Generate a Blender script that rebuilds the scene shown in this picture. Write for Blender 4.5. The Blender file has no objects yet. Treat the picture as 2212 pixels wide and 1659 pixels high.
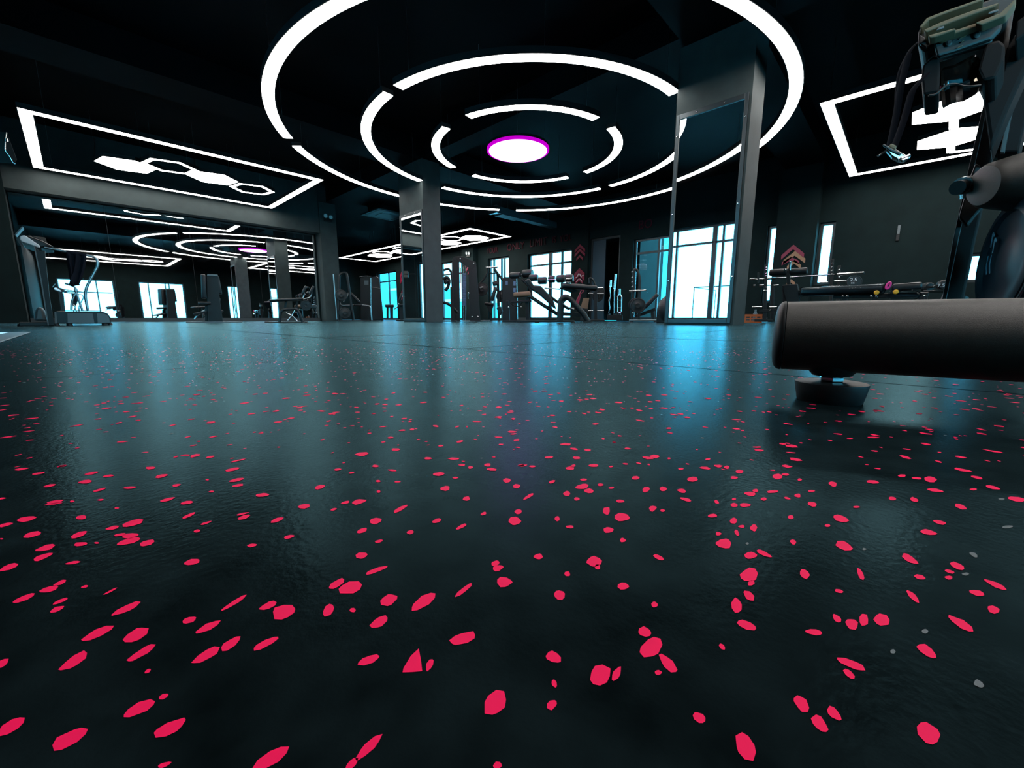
import bpy, bmesh, math, random
from mathutils import Vector, Matrix
random.seed(7)
S = bpy.context.scene
COL = S.collection
# ---------------------------------------------------------------- camera, world, exposure
HEAD = math.radians(46.5)          # viewing direction, measured from +y towards +x
PITCH = 0.15995                    # looking slightly down
FPX = 885.4                        # focal length in pixels of a 2212 x 1659 frame
CAMZ = 0.11                        # the camera lies almost on the floor
cam_d = bpy.data.cameras.new('camera')
cam_d.sensor_width = 36.0
cam_d.lens = FPX / 2212 * 36
cam_d.clip_start = 0.01
cam_d.clip_end = 300
cam = bpy.data.objects.new('camera', cam_d)
cam.location = (0, 0, CAMZ)
cam.rotation_euler = (math.pi / 2 - PITCH, 0, -HEAD)
COL.objects.link(cam)
S.camera = cam

world = bpy.data.worlds.new('overcast_sky')
S.world = world
world.use_nodes = True
wn = world.node_tree.nodes
wn['Background'].inputs['Color'].default_value = (0.14, 0.70, 1.0, 1)
wn['Background'].inputs['Strength'].default_value = 10.0
S.view_settings.view_transform = 'Standard'
S.view_settings.look = 'None'
S.view_settings.gamma = 1.0
S.view_settings.exposure = 0.0
S.view_settings.use_curve_mapping = False
LAMP = 18.0                        # radiance of the white ceiling lamps

# ---------------------------------------------------------------- materials
def mat(name, col, rough=0.5, metal=0.0, spec=0.5, bump=0.0, bscale=60.0, vary=0.0, vscale=8.0, emit=None, estr=0.0, coat=0.0, stain=None):
    m = bpy.data.materials.new(name)
    m.use_nodes = True
    nt = m.node_tree
    b = nt.nodes['Principled BSDF']
    b.inputs['Base Color'].default_value = (*col, 1)
    b.inputs['Roughness'].default_value = rough
    b.inputs['Metallic'].default_value = metal
    b.inputs['Specular IOR Level'].default_value = spec
    if coat:
        b.inputs['Coat Weight'].default_value = coat
        b.inputs['Coat Roughness'].default_value = 0.15
    if emit:
        b.inputs['Emission Color'].default_value = (*emit, 1)
        b.inputs['Emission Strength'].default_value = estr
    if bump or vary:
        tc = nt.nodes.new('ShaderNodeTexCoord')
    if bump:
        n = nt.nodes.new('ShaderNodeTexNoise')
        n.inputs['Scale'].default_value = bscale
        n.inputs['Detail'].default_value = 3
        bp = nt.nodes.new('ShaderNodeBump')
        bp.inputs['Strength'].default_value = bump
        bp.inputs['Distance'].default_value = 0.004
        nt.links.new(tc.outputs['Object'], n.inputs['Vector'])
        nt.links.new(n.outputs['Fac'], bp.inputs['Height'])
        nt.links.new(bp.outputs['Normal'], b.inputs['Normal'])
    if vary:
        n2 = nt.nodes.new('ShaderNodeTexNoise')
        n2.inputs['Scale'].default_value = vscale
        n2.inputs['Detail'].default_value = 5
        r = nt.nodes.new('ShaderNodeValToRGB')
        r.color_ramp.elements[0].position = 0.3
        r.color_ramp.elements[1].position = 0.7
        r.color_ramp.elements[0].color = (*[c * (1 - vary) for c in col], 1)
        r.color_ramp.elements[1].color = (*[min(1, c * (1 + vary)) for c in (stain or col)], 1)
        nt.links.new(tc.outputs['Object'], n2.inputs['Vector'])
        nt.links.new(n2.outputs['Fac'], r.inputs['Fac'])
        nt.links.new(r.outputs['Color'], b.inputs['Base Color'])
    return m

def emission(name, col, strength):
    m = bpy.data.materials.new(name)
    m.use_nodes = True
    nt = m.node_tree
    nt.nodes.clear()
    e = nt.nodes.new('ShaderNodeEmission')
    e.inputs['Color'].default_value = (*col, 1)
    e.inputs['Strength'].default_value = strength
    o = nt.nodes.new('ShaderNodeOutputMaterial')
    nt.links.new(e.outputs[0], o.inputs[0])
    return m

def clear(name, tint=(0.9, 0.97, 1.0), rough=0.0, refl=0.08):
    m = bpy.data.materials.new(name)
    m.use_nodes = True
    nt = m.node_tree
    nt.nodes.clear()
    t = nt.nodes.new('ShaderNodeBsdfTransparent')
    t.inputs['Color'].default_value = (*tint, 1)
    g = nt.nodes.new('ShaderNodeBsdfGlossy')
    g.inputs['Roughness'].default_value = rough
    lw = nt.nodes.new('ShaderNodeLayerWeight')
    lw.inputs['Blend'].default_value = refl * 2
    mx = nt.nodes.new('ShaderNodeMixShader')
    o = nt.nodes.new('ShaderNodeOutputMaterial')
    nt.links.new(lw.outputs['Fresnel'], mx.inputs[0])
    nt.links.new(t.outputs[0], mx.inputs[1])
    nt.links.new(g.outputs[0], mx.inputs[2])
    nt.links.new(mx.outputs[0], o.inputs[0])
    return m

M = {}
def rubber_floor():
    m = mat('black_rubber', (0.004, 0.0075, 0.0085), 0.8, spec=0.0, bump=0.07, bscale=300, vary=0.5, vscale=35)
    nt = m.node_tree
    b = nt.nodes['Principled BSDF']
    out = nt.nodes['Material Output']
    bp = b.inputs['Normal'].links[0].from_node
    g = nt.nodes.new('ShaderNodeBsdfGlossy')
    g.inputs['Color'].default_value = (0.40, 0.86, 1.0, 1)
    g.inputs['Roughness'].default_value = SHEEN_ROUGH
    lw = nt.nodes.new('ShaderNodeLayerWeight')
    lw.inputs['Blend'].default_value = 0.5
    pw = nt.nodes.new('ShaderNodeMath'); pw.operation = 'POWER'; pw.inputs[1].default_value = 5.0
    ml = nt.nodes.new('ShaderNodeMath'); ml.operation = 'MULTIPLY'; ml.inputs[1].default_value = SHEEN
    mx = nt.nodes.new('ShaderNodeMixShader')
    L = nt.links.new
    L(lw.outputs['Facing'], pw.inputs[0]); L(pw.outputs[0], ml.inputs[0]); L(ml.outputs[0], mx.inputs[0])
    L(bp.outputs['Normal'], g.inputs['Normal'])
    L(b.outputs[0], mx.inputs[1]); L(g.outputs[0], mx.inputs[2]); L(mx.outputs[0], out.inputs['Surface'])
    return m
SHEEN, SHEEN_ROUGH = 0.29, 0.25
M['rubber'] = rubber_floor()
M['fleck'] = mat('red_rubber_granule', (0.86, 0.003, 0.085), 0.65, spec=0.15)
M['fleckgrey'] = mat('grey_rubber_granule', (0.10, 0.12, 0.13), 0.55, spec=0.3)
M['wall'] = mat('dark_grey_wall_paint', (0.0042, 0.0112, 0.0118), 0.8, spec=0.12, bump=0.15, bscale=40, vary=0.18, vscale=2.5)
M['column'] = mat('grey_column_plaster', (0.034, 0.046, 0.046), 0.7, spec=0.2, bump=0.2, bscale=50, vary=0.12, vscale=5)
M['ceiling'] = mat('black_ceiling_paint', (0.0018, 0.0030, 0.0036), 0.6, spec=0.08, bump=0.5, bscale=6, vary=0.6, vscale=1.2)
M['trim'] = mat('dark_trim', (0.02, 0.025, 0.028), 0.5)
M['mirror'] = mat('mirror_glass', (0.86, 0.90, 0.91), 0.012, metal=1.0)
M['alu'] = mat('dark_aluminium_frame', (0.035, 0.045, 0.05), 0.35, metal=0.6)
M['chrome'] = mat('chrome', (0.60, 0.62, 0.63), 0.16, metal=1.0)
M['steel'] = mat('brushed_steel', (0.35, 0.37, 0.38), 0.3, metal=1.0)
M['black'] = mat('black_powder_coat', (0.007, 0.009, 0.010), 0.42, spec=0.35)
M['frame'] = mat('charcoal_powder_coat', (0.0075, 0.0105, 0.012), 0.42, spec=0.3, bump=0.1, bscale=300)
M['pad'] = mat('black_vinyl', (0.008, 0.010, 0.012), 0.38, spec=0.4, bump=0.15, bscale=120)
M['rubberblk'] = mat('black_foot_rubber', (0.010, 0.012, 0.014), 0.5, spec=0.35)
M['tube'] = mat('textured_charcoal_paint', (0.016, 0.014, 0.011), 0.42, spec=0.6, bump=0.22, bscale=1500, vary=0.25, vscale=150)
M['plastic'] = mat('black_plastic', (0.009, 0.011, 0.013), 0.38, spec=0.35)
M['silver'] = mat('silver_grey_plastic', (0.085, 0.11, 0.12), 0.4, spec=0.5)
M['white'] = mat('white_print', (0.75, 0.78, 0.80), 0.5)
M['weight'] = mat('blue_grey_weight_plate', (0.10, 0.17, 0.30), 0.35, metal=0.3)
M['tan'] = mat('tan_vinyl', (0.15, 0.10, 0.06), 0.55, spec=0.3)
M['orange'] = mat('orange_plastic', (0.30, 0.07, 0.012), 0.5)
M['yellow'] = mat('yellow_cap', (0.70, 0.33, 0.015), 0.5)
M['pink'] = mat('pink_rubber', (0.70, 0.02, 0.25), 0.5)
M['crimson'] = mat('crimson_wall_sign', (0.17, 0.003, 0.025), 0.4, spec=0.4)
M['dullred'] = mat('dull_red_lettering', (0.05, 0.002, 0.009), 0.5, spec=0.1)
M['cloth'] = mat('navy_cloth', (0.008, 0.010, 0.016), 0.9, spec=0.1)
M['lamp'] = emission('white_lamp_diffuser', (1.0, 0.965, 0.93), LAMP)
M['violet'] = emission('violet_lamp_diffuser', (1.0, 0.30, 1.0), 9.0)
M['violetrim'] = emission('violet_lamp_rim', (0.55, 0.0, 0.62), 1.0)  # bloom halo of the disc lamp, put in as a glowing colour
M['glass'] = clear('window_glass', (0.99, 1.0, 1.0), 0.0, 0.05)
M['film'] = clear('plastic_wrap', (0.75, 0.85, 0.9), 0.10, 0.10)
M['concrete'] = mat('pale_outdoor_paving', (0.55, 0.58, 0.60), 0.8, vary=0.1)
M['facade'] = mat('blue_green_facade', (0.04, 0.42, 0.56), 0.8, vary=0.15, vscale=1.5)
M['silverdark'] = mat('dull_blue_grey_paint', (0.016, 0.026, 0.030), 0.45, spec=0.3)
M['sandy'] = mat('sandy_grey_plastic', (0.20, 0.165, 0.095), 0.55, spec=0.25)
M['headplastic'] = mat('dark_grey_plastic', (0.025, 0.028, 0.027), 0.5, spec=0.3)
M['guard'] = mat('blue_black_guard_plastic', (0.010, 0.022, 0.032), 0.4, spec=0.35)
M['printblue'] = mat('blue_grey_print', (0.09, 0.24, 0.32), 0.5)
M['smoke'] = clear('smoky_clear_plastic', (0.32, 0.30, 0.27), 0.08, 0.25)
M['pale'] = mat('pale_plastic', (0.62, 0.66, 0.66), 0.35)
M['signtan'] = mat('tan_sign_board', (0.24, 0.12, 0.06), 0.5)
M['matblack'] = mat('matt_black_paint', (0.004, 0.005, 0.006), 0.6, spec=0.06)
M['ac'] = mat('blue_grey_panel', (0.05, 0.09, 0.11), 0.5)

# ---------------------------------------------------------------- helpers
SUF = None
def ob(name, bm, m, parent=None, smooth=False, bevel=0.0, seg=2, loc=None):
    me = bpy.data.meshes.new(name)
    bmesh.ops.recalc_face_normals(bm, faces=bm.faces[:])
    bm.to_mesh(me)
    bm.free()
    o = bpy.data.objects.new(name, me)
    COL.objects.link(o)
    me.materials.append(M[m] if isinstance(m, str) else m)
    if smooth:
        for p in me.polygons:
            p.use_smooth = True
        try:
            me.set_sharp_from_angle(angle=math.radians(40))
        except Exception:
            pass
    if bevel:
        md = o.modifiers.new('bevel', 'BEVEL')
        md.width = bevel
        md.segments = seg
        md.limit_method = 'ANGLE'
    if parent:
        o.parent = parent
    if loc:
        o.location = loc
    return o

def tag(o, label=None, cat=None, group=None, kind=None):
    if label: o['label'] = label
    if cat: o['category'] = cat
    if group: o['group'] = group
    if kind: o['kind'] = kind
    return o

def thing(name, label, cat, loc=(0, 0, 0), rz=0.0, group=None):
    o = bpy.data.objects.new(name, None)
    o.empty_display_size = 0.1
    o.location = loc
    o.rotation_euler = (0, 0, rz)
    COL.objects.link(o)
    return tag(o, label, cat, group)

def struct(name, bm, m, parent=None, **k):
    o = ob(name, bm, m, parent, **k)
    if not parent:
        o['kind'] = 'structure'
    return o

def B():
    return bmesh.new()

def box(bm, x0, x1, y0, y1, z0, z1, mtx=None):
    r = bmesh.ops.create_cube(bm, size=1)
    bmesh.ops.scale(bm, vec=(abs(x1 - x0), abs(y1 - y0), abs(z1 - z0)), verts=r['verts'])
    bmesh.ops.translate(bm, vec=((x0 + x1) / 2, (y0 + y1) / 2, (z0 + z1) / 2), verts=r['verts'])
    if mtx is not None:
        bmesh.ops.transform(bm, matrix=mtx, verts=r['verts'])
    return bm

def ortho(d):
    d = Vector(d).normalized()
    u = Vector((0, 0, 1)) if abs(d.z) < 0.9 else Vector((1, 0, 0))
    x = d.cross(u).normalized()
    y = x.cross(d).normalized()
    return d, x, y

def beam(bm, p, q, w, h, up=None):
    """rectangular bar from p to q, w across, h in the up direction"""
    p, q = Vector(p), Vector(q)
    d, x, y = ortho(q - p)
    if up is not None:
        x = d.cross(Vector(up)).normalized()
        y = x.cross(d).normalized()
    vs = []
    for e in (p, q):
        for a, b in ((-1, -1), (1, -1), (1, 1), (-1, 1)):
            vs.append(bm.verts.new(e + x * a * w / 2 + y * b * h / 2))
    for f in ((3, 2, 1, 0), (4, 5, 6, 7), (0, 1, 5, 4), (1, 2, 6, 5), (2, 3, 7, 6), (3, 0, 4, 7)):
        bm.faces.new([vs[i] for i in f])
    return bm

def bend(pts, r=0.08, n=5):
    """round the corners of a polyline"""
    pts = [Vector(p) for p in pts]
    out = [pts[0]]
    for i in range(1, len(pts) - 1):
        a, b, c = pts[i - 1], pts[i], pts[i + 1]
        ra = min(r, (a - b).length * 0.45, (c - b).length * 0.45)
        s = b + (a - b).normalized() * ra
        e = b + (c - b).normalized() * ra
        for k in range(n + 1):
            t = k / n
            out.append(s * (1 - t) ** 2 + b * 2 * t * (1 - t) + e * t * t)
    out.append(pts[-1])
    return out

def tube(bm, pts, r, n=10, caps=True, flat=1.0):
    """tube along a polyline; r a number or one per point; flat squashes it across"""
    pts = [Vector(p) for p in pts]
    rs = r if isinstance(r, (list, tuple)) else [r] * len(pts)
    rings = []
    px = None
    for i, p in enumerate(pts):
        d = (pts[min(i + 1, len(pts) - 1)] - pts[max(i - 1, 0)]).normalized()
        if px is None:
            _, x, y = ortho(d)
        else:
            x = (px - d * px.dot(d)).normalized()
            y = x.cross(d).normalized()
        px = x
        rings.append([bm.verts.new(p + (x * math.cos(2 * math.pi * k / n) + y * math.sin(2 * math.pi * k / n) * flat) * rs[i]) for k in range(n)])
    for A, Bq in zip(rings, rings[1:]):
        for k in range(n):
            bm.faces.new((A[k], A[(k + 1) % n], Bq[(k + 1) % n], Bq[k]))
    if caps:
        bm.faces.new(rings[0][::-1])
        bm.faces.new(rings[-1])
    return bm

def lathe(bm, prof, n=24, mtx=None):
    """prof: list of (radius, height) about z"""
    rings = []
    for r, z in prof:
        r = max(r, 1e-4)
        rings.append([bm.verts.new((r * math.cos(2 * math.pi * k / n), r * math.sin(2 * math.pi * k / n), z)) for k in range(n)])
    for A, Bq in zip(rings, rings[1:]):
        for k in range(n):
            bm.faces.new((A[k], A[(k + 1) % n], Bq[(k + 1) % n], Bq[k]))
    bm.faces.new(rings[0][::-1])
    bm.faces.new(rings[-1])
    if mtx is not None:
        bmesh.ops.transform(bm, matrix=mtx, verts=[v for R in rings for v in R])
    return bm

def axis_mtx(p, d):
    """matrix that takes z to direction d and the origin to p"""
    d, x, y = ortho(d)
    return Matrix(((x.x, y.x, d.x, p[0]), (x.y, y.y, d.y, p[1]), (x.z, y.z, d.z, p[2]), (0, 0, 0, 1)))

def rod(bm, p, q, r, n=12, r2=None):
    p, q = Vector(p), Vector(q)
    return lathe(bm, [(r, 0), (r2 if r2 is not None else r, (q - p).length)], n, axis_mtx(p, q - p))

def disc(bm, c, d, prof, n=24):
    return lathe(bm, prof, n, axis_mtx(c, d))

def prism(bm, poly, off):
    """extrude a planar polygon (3-D points) by the vector off"""
    a = [bm.verts.new(Vector(p)) for p in poly]
    b = [bm.verts.new(Vector(p) + Vector(off)) for p in poly]
    bm.faces.new(a[::-1])
    bm.faces.new(b)
    n = len(a)
    for i in range(n):
        bm.faces.new((a[i], a[(i + 1) % n], b[(i + 1) % n], b[i]))
    return bm

def cushion(bm, x, y, z, mtx, r=0.03):
    """padded block centred on the origin of mtx, rounded edges"""
    c = bmesh.ops.create_cube(bm, size=1)
    vs = c['verts']
    bmesh.ops.scale(bm, vec=(x, y, z), verts=vs)
    es = list({e for v in vs for e in v.link_edges})
    g = bmesh.ops.bevel(bm, geom=es, offset=min(r, 0.45 * min(x, y, z)), segments=3, profile=0.5, affect='EDGES')
    vv = list({v for f in g['faces'] for v in f.verts} | {v for v in vs if v.is_valid})
    bmesh.ops.transform(bm, matrix=mtx, verts=vv)
    return bm

def dup(o, parent=None):
    c = o.copy()
    COL.objects.link(c)
    if parent: c.parent = parent
    for ch in list(o.children):
        dup(ch, c)
    return c

CH, SH = math.cos(HEAD), math.sin(HEAD)
def ray(px, py):
    u, v = (px - 1106) / FPX, (py - 829.5) / FPX
    cp, sp = math.cos(PITCH), math.sin(PITCH)
    return u, cp - sp * v, -sp - cp * v
def toroom(X, Y, z):
    return Vector((CH * X + SH * Y, -SH * X + CH * Y, z))
def onfloor(px, py):
    x, y, z = ray(px, py)
    k = -CAMZ / z
    return toroom(x * k, y * k, 0)
def atdist(px, py, Y):
    x, y, z = ray(px, py)
    k = Y / y
    return toroom(x * k, Y, CAMZ + z * k)
class Rig:
    """a machine's own frame: x to the right as seen from the camera, y straight away from it, z up; Y is its forward distance"""
    def __init__(s, px, Y, turn=True):
        x, y, z = ray(px, 690)
        X = x * Y / y
        s.f = math.atan2(X, Y) if turn else 0.0
        s.c, s.s = math.cos(s.f), math.sin(s.f)
        s.D = X * s.s + Y * s.c
        s.T = X * s.c - Y * s.s
        s.loc = toroom(X, Y, 0)
    def __call__(s, px, py, dy=0.0):
        x, y, z = ray(px, py)
        k = (s.D + dy) / (x * s.s + y * s.c)
        return Vector(((x * s.c - y * s.s) * k - s.T, dy, max(0.0, CAMZ + z * k)))
    def thing(s, name, label, cat, group=None):
        return thing(name, label, cat, s.loc, -HEAD - s.f, group)
# ---------------------------------------------------------------- the room
X0, X1 = -1.2, 14.0            # left wall, window wall
Y0, Y1, Y2 = -6.5, 15.5, 27.0  # wall behind, mirror wall, end of the annex
XA = 6.25                      # the annex starts here beyond the mirror wall
ZC = 4.55

bm = B()
box(bm, X0 - .3, X1 + .3, Y0 - .3, Y1 + .3, -0.08, -0.010)
box(bm, XA - .2, X1 + .3, Y1 + .3, Y2 + .3, -0.08, -0.010)
floor = struct('floor', bm, 'trim')
MT = 1.25
cuts_x = [X0] + [0.94 + MT * k for k in range(-1, 11)] + [X1]
cuts_y = [Y0] + [1.15 + MT * k for k in range(-6, 21) if k != -1] + [Y2]
meshes = {}
for i in range(len(cuts_x) - 1):
    for j in range(len(cuts_y) - 1):
        xa, xb, ya, yb = cuts_x[i], cuts_x[i + 1], cuts_y[j], cuts_y[j + 1]
        if ya < Y1 < yb and xb <= XA: yb = Y1
        if ya >= Y1 - .01:
            if xb <= XA: continue
            xa = max(xa, XA)
        key = (round(xb - xa, 3), round(yb - ya, 3))
        if key not in meshes:
            hx, hy = key[0] / 2 - .003, key[1] / 2 - .003
            b2 = B()
            e = .0045
            lo = [b2.verts.new((x * hx, y * hy, -0.010)) for x, y in ((-1, -1), (1, -1), (1, 1), (-1, 1))]
            mi = [b2.verts.new((x * hx, y * hy, -e)) for x, y in ((-1, -1), (1, -1), (1, 1), (-1, 1))]
            hi = [b2.verts.new((x * (hx - e * .6), y * (hy - e * .6), 0)) for x, y in ((-1, -1), (1, -1), (1, 1), (-1, 1))]
            for A_, B_ in ((lo, mi), (mi, hi)):
                for k in range(4):
                    b2.faces.new((A_[k], A_[(k + 1) % 4], B_[(k + 1) % 4], B_[k]))
            b2.faces.new(hi)
            o = ob('rubber_mat', b2, 'rubber', floor)
            meshes[key] = o.data
        else:
            o = bpy.data.objects.new('rubber_mat', meshes[key])
            COL.objects.link(o)
            o.parent = floor
        o.location = ((xa + xb) / 2, (ya + yb) / 2, 0.0)
        if not (xa <= 0 <= xb and ya <= 0.3 <= yb):
            o.location.z = random.uniform(-.0012, 0)

# red granules pressed into the mats: the largest ones by hand, the rest scattered
bmf, bmg = B(), B()
def granule(bm, pts):
    c = sum(pts, Vector()) / len(pts)
    vs = [bm.verts.new((p.x, p.y, .0002)) for p in pts]
    bm.faces.new(vs)
def near_fleck(cx, cy, L, W, ang, s, ox, oy, rnd):
    a = math.radians(-ang)
    n = 9
    pts = []
    ph = rnd.random() * 6
    pw = rnd.choice((0.75, 1.0, 1.0, 1.25))
    for k in range(n):
        t = 2 * math.pi * k / n + rnd.uniform(-.18, .18)
        r = rnd.uniform(.90, 1.10)
        ct, st_ = math.cos(t), math.sin(t)
        x = L / 2 * r * math.copysign(abs(ct) ** pw, ct)
        y = W / 2 * r * st_ * (1 + .25 * math.sin(ph) * ct)
        px = ox + s * (cx + x * math.cos(a) - y * math.sin(a))
        py = oy + s * (cy + x * math.sin(a) + y * math.cos(a))
        pts.append(onfloor(px, py))
    return pts
C1 = '''245,465,115,28,15 235,512,105,26,20 45,570,110,30,20 395,545,80,16,8 145,307,105,28,10 30,338,80,18,12 175,392,105,28,13 430,392,100,28,20 440,298,55,22,5 725,327,130,32,15 610,355,75,18,12 710,398,100,30,8 655,392,75,15,8 700,428,135,30,15 802,436,85,28,15 440,443,75,20,5 300,213,95,18,10 290,224,100,9,8 880,72,72,18,12 910,201,85,16,15 1017,217,72,18,8 1028,287,80,16,25 1120,328,65,12,18 1070,372,38,16,10 1042,541,92,32,12 1325,297,78,20,18 1320,278,70,10,12 1508,312,80,22,18 1572,403,60,18,12 1372,450,55,18,8 1425,176,80,20,5 1652,238,68,26,5 1740,133,55,22,15 1290,93,85,16,12 1292,124,68,14,8 1262,37,80,18,12 705,136,75,14,5 960,123,48,14,10 540,148,75,12,15 460,104,80,20,8 497,57,80,14,10 590,72,62,12,8 268,125,70,14,10 120,34,80,12,8 210,58,72,10,10 325,655,75,20,22 265,690,110,28,15 130,738,130,28,22 330,753,90,18,22 313,797,85,24,22 460,675,40,14,15 600,700,85,10,28 685,795,165,34,25 530,928,205,45,25 740,938,150,62,28 765,1038,175,36,30 400,1082,190,55,33 15,1092,75,40,35 803,1135,40,18,30 1270,765,165,22,32 1030,857,80,32,18 1455,780,100,34,22 1545,812,130,75,18 1788,803,80,50,50 1130,895,165,36,25 1255,985,130,45,35 1118,1050,165,50,30 1448,983,160,36,28 755,1338,200,62,26 892,1272,60,26,25 925,1445,210,62,27 60,1435,180,60,30 385,1500,220,75,28 1475,1610,250,75,33 895,1645,80,26,20 635,247,25,8,0 525,437,28,10,0 393,210,28,10,5 547,202,38,10,5 1127,93,20,8,0 1150,157,30,10,5 10,195,50,10,8 10,415,20,8,0'''
C2 = '''190,212,82,28,10 115,217,50,15,15 52,254,36,12,15 280,317,68,34,12 207,370,62,24,20 298,428,45,16,15 205,505,68,34,12 418,250,88,20,28 612,316,55,22,20 470,379,40,22,12 745,349,62,18,28 868,277,32,18,20 773,195,38,24,5 658,140,55,28,5 622,62,70,20,3 797,25,28,16,0 995,97,44,26,0 1049,128,40,24,5 1112,184,62,16,32 1056,267,40,28,10 1037,316,75,44,0 1267,305,28,28,0 1320,168,40,28,0 1375,197,30,20,0 1240,104,36,16,15 1410,92,38,14,0 1400,130,75,28,10 1440,153,55,24,-5 1504,120,36,16,0 1535,262,40,42,0 1620,296,88,48,0 1547,367,60,32,0 1625,422,36,24,0 1335,349,44,16,0 1612,209,44,16,-5 1753,145,44,28,20 1695,82,42,20,5 1788,249,46,32,20 1842,260,26,16,0 1845,143,40,26,0 285,585,125,24,20 68,660,95,36,28 142,680,130,64,18 352,746,105,58,25 540,757,160,58,35 757,695,110,24,38 932,548,48,28,15 947,573,58,32,10 980,650,88,56,-5 1165,511,48,32,0 1468,538,85,56,0 1487,568,30,30,0 1323,605,32,26,0 1280,721,60,52,-30 1628,672,68,40,-5 1820,516,62,24,-25 1798,772,36,30,0 155,803,32,24,0 298,868,110,52,28 752,957,150,60,18 245,1073,130,44,20 573,1102,72,34,65 1248,1060,90,58,-30 1745,922,72,54,-20 1778,1007,150,95,40 1500,1158,135,105,40 1592,1148,85,40,60 1252,1202,50,30,-70 1240,1317,66,46,40 932,1305,160,108,55 240,1550,200,50,45 150,1640,90,40,45 942,1648,50,40,20 1818,1143,40,28,0 888,12,36,18,0 748,12,38,12,0 1337,30,52,20,0 1463,15,56,16,0 1132,20,36,12,0 1085,15,40,12,8 75,37,38,12,5 370,41,48,10,-5 297,157,22,14,0 295,100,26,12,0 280,18,36,14,0 400,104,36,8,0 150,55,32,10,8 715,82,34,10,0 1562,137,30,12,5'''
C3 = '''548,612,98,75,10 560,655,40,28,20 412,440,88,56,0 558,504,66,38,0 632,495,85,24,-25 480,776,80,58,-75 547,723,75,42,-45 535,885,110,42,-22 105,1092,145,55,-50 403,1002,42,26,-45 278,1388,72,52,-30 530,1545,165,100,-60 832,1310,115,62,-50 935,1423,120,58,-50 1013,1367,105,48,-42 900,922,100,34,-8 1025,847,58,32,-45 1107,877,75,56,-30 1172,855,70,48,-80 1272,855,90,66,-20 1100,1095,165,40,-22 1092,1150,85,34,-42 850,605,60,44,-40 1155,608,75,30,-65 1037,699,48,20,-10 788,432,36,26,-20 1067,452,100,48,-20 1050,304,92,36,-15 975,342,30,16,0 775,297,34,22,0 812,179,36,20,0 890,225,50,24,-15 463,316,40,32,20 508,347,36,16,0 572,354,40,38,0 482,382,38,22,-60 382,387,32,20,0 350,288,52,20,0 467,230,44,22,0 528,231,60,22,0 552,169,65,24,-5 583,152,32,18,0 628,197,36,18,0 677,157,64,14,3 467,198,24,12,0 373,214,30,18,-30 205,200,65,18,-15 182,152,50,22,-10 240,90,58,26,0 497,48,40,22,0 467,81,40,16,0 427,25,30,18,0 178,33,30,12,0 702,75,58,30,0 745,64,40,14,0 1003,116,50,26,-15 1222,105,68,18,-5 824,92,26,14,0 888,154,40,14,0 757,193,38,12,-15 1133,241,38,12,0 1328,195,44,20,-10 1447,201,46,22,-20 1380,71,44,16,0 1460,84,52,12,-5 1533,90,70,34,-8 1562,150,88,18,-8 1700,240,66,24,-20 1583,324,80,22,-15 1527,379,95,30,-12 1787,80,68,14,-12 1875,135,80,18,-12 1768,145,40,12,0 2000,198,100,26,-8 1423,524,105,38,-30 1478,622,64,26,-15 1682,562,90,34,-22 1637,592,56,18,-15 1633,625,42,22,-5 1440,729,90,30,-45 1787,709,88,30,-12 1888,664,130,30,-25 1877,799,72,42,-20 1700,875,160,42,-32 1515,1025,120,48,-35 1520,1470,150,95,-40'''
G3 = '''1800,1205,65,36,-30 1955,349,55,14,5 1768,500,50,22,-30 1505,918,36,26,0 1330,1028,30,24,0 1175,470,22,12,0 538,440,18,12,0 1725,606,40,16,0 1920,198,36,12,0'''
rnd = random.Random(3)
for txt, bmx, s, ox in ((C1, bmf, .3972, 0), (C2, bmf, .3972, 700), (C3, bmf, .3973, 1400), (G3, bmg, .3973, 1400)):
    for w in txt.split():
        granule(bmx, near_fleck(*[float(v) for v in w.split(',')], s, ox, 1000, rnd))
granule(bmf, [onfloor(700 + .3972 * x, 1000 + .3972 * y) for x, y in ((515, 1012), (528, 1080), (534, 1135), (480, 1140), (427, 1142), (432, 1118), (472, 1052))])
def scatter(bm, n, ymin, ymax, lo, hi):
    for _ in range(n):
        Y = math.sqrt(rnd.uniform(ymin ** 2, ymax ** 2))
        X = rnd.uniform(-1.32, 1.32) * Y
        r = lo + (hi - lo) * rnd.random() ** 2.2
        c = toroom(X, Y, 0)
        if not (X0 + .02 < c.x < X1 - .02 and Y0 + .02 < c.y < Y1 - .02): continue
        fx = ((c.x - .94) / MT) % 1
        fy = ((c.y - 1.15) / MT) % 1
        if min(fx, fy) * MT < .008 or max(fx, fy) * MT > MT - .008: continue
        el, ph = rnd.uniform(.45, 1), rnd.random() * 6.28
        n_ = 6
        pts = []
        for k in range(n_):
            t = 6.2832 * k / n_ + rnd.uniform(-.3, .3)
            q = r * rnd.uniform(.75, 1.15)
            pts.append(c + Vector((q * (math.cos(t) * math.cos(ph) - el * math.sin(t) * math.sin(ph)), q * (math.cos(t) * math.sin(ph) + el * math.sin(t) * math.cos(ph)), 0)))
        granule(bm, pts)
scatter(bmf, 620, .285, .62, .0015, .0058)
scatter(bmf, 1900, .62, 1.5, .0012, .0046)
scatter(bmf, 2600, 1.5, 3.0, .0012, .0034)
scatter(bmg, 70, .25, .9, .0010, .0022)
ff = tag(ob('red_granules', bmf, 'fleck', floor), kind='stuff')
ff['label'] = 'scattered red rubber granules pressed into the black mats'
fg = tag(ob('grey_granules', bmg, 'fleckgrey', floor), kind='stuff')

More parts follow.
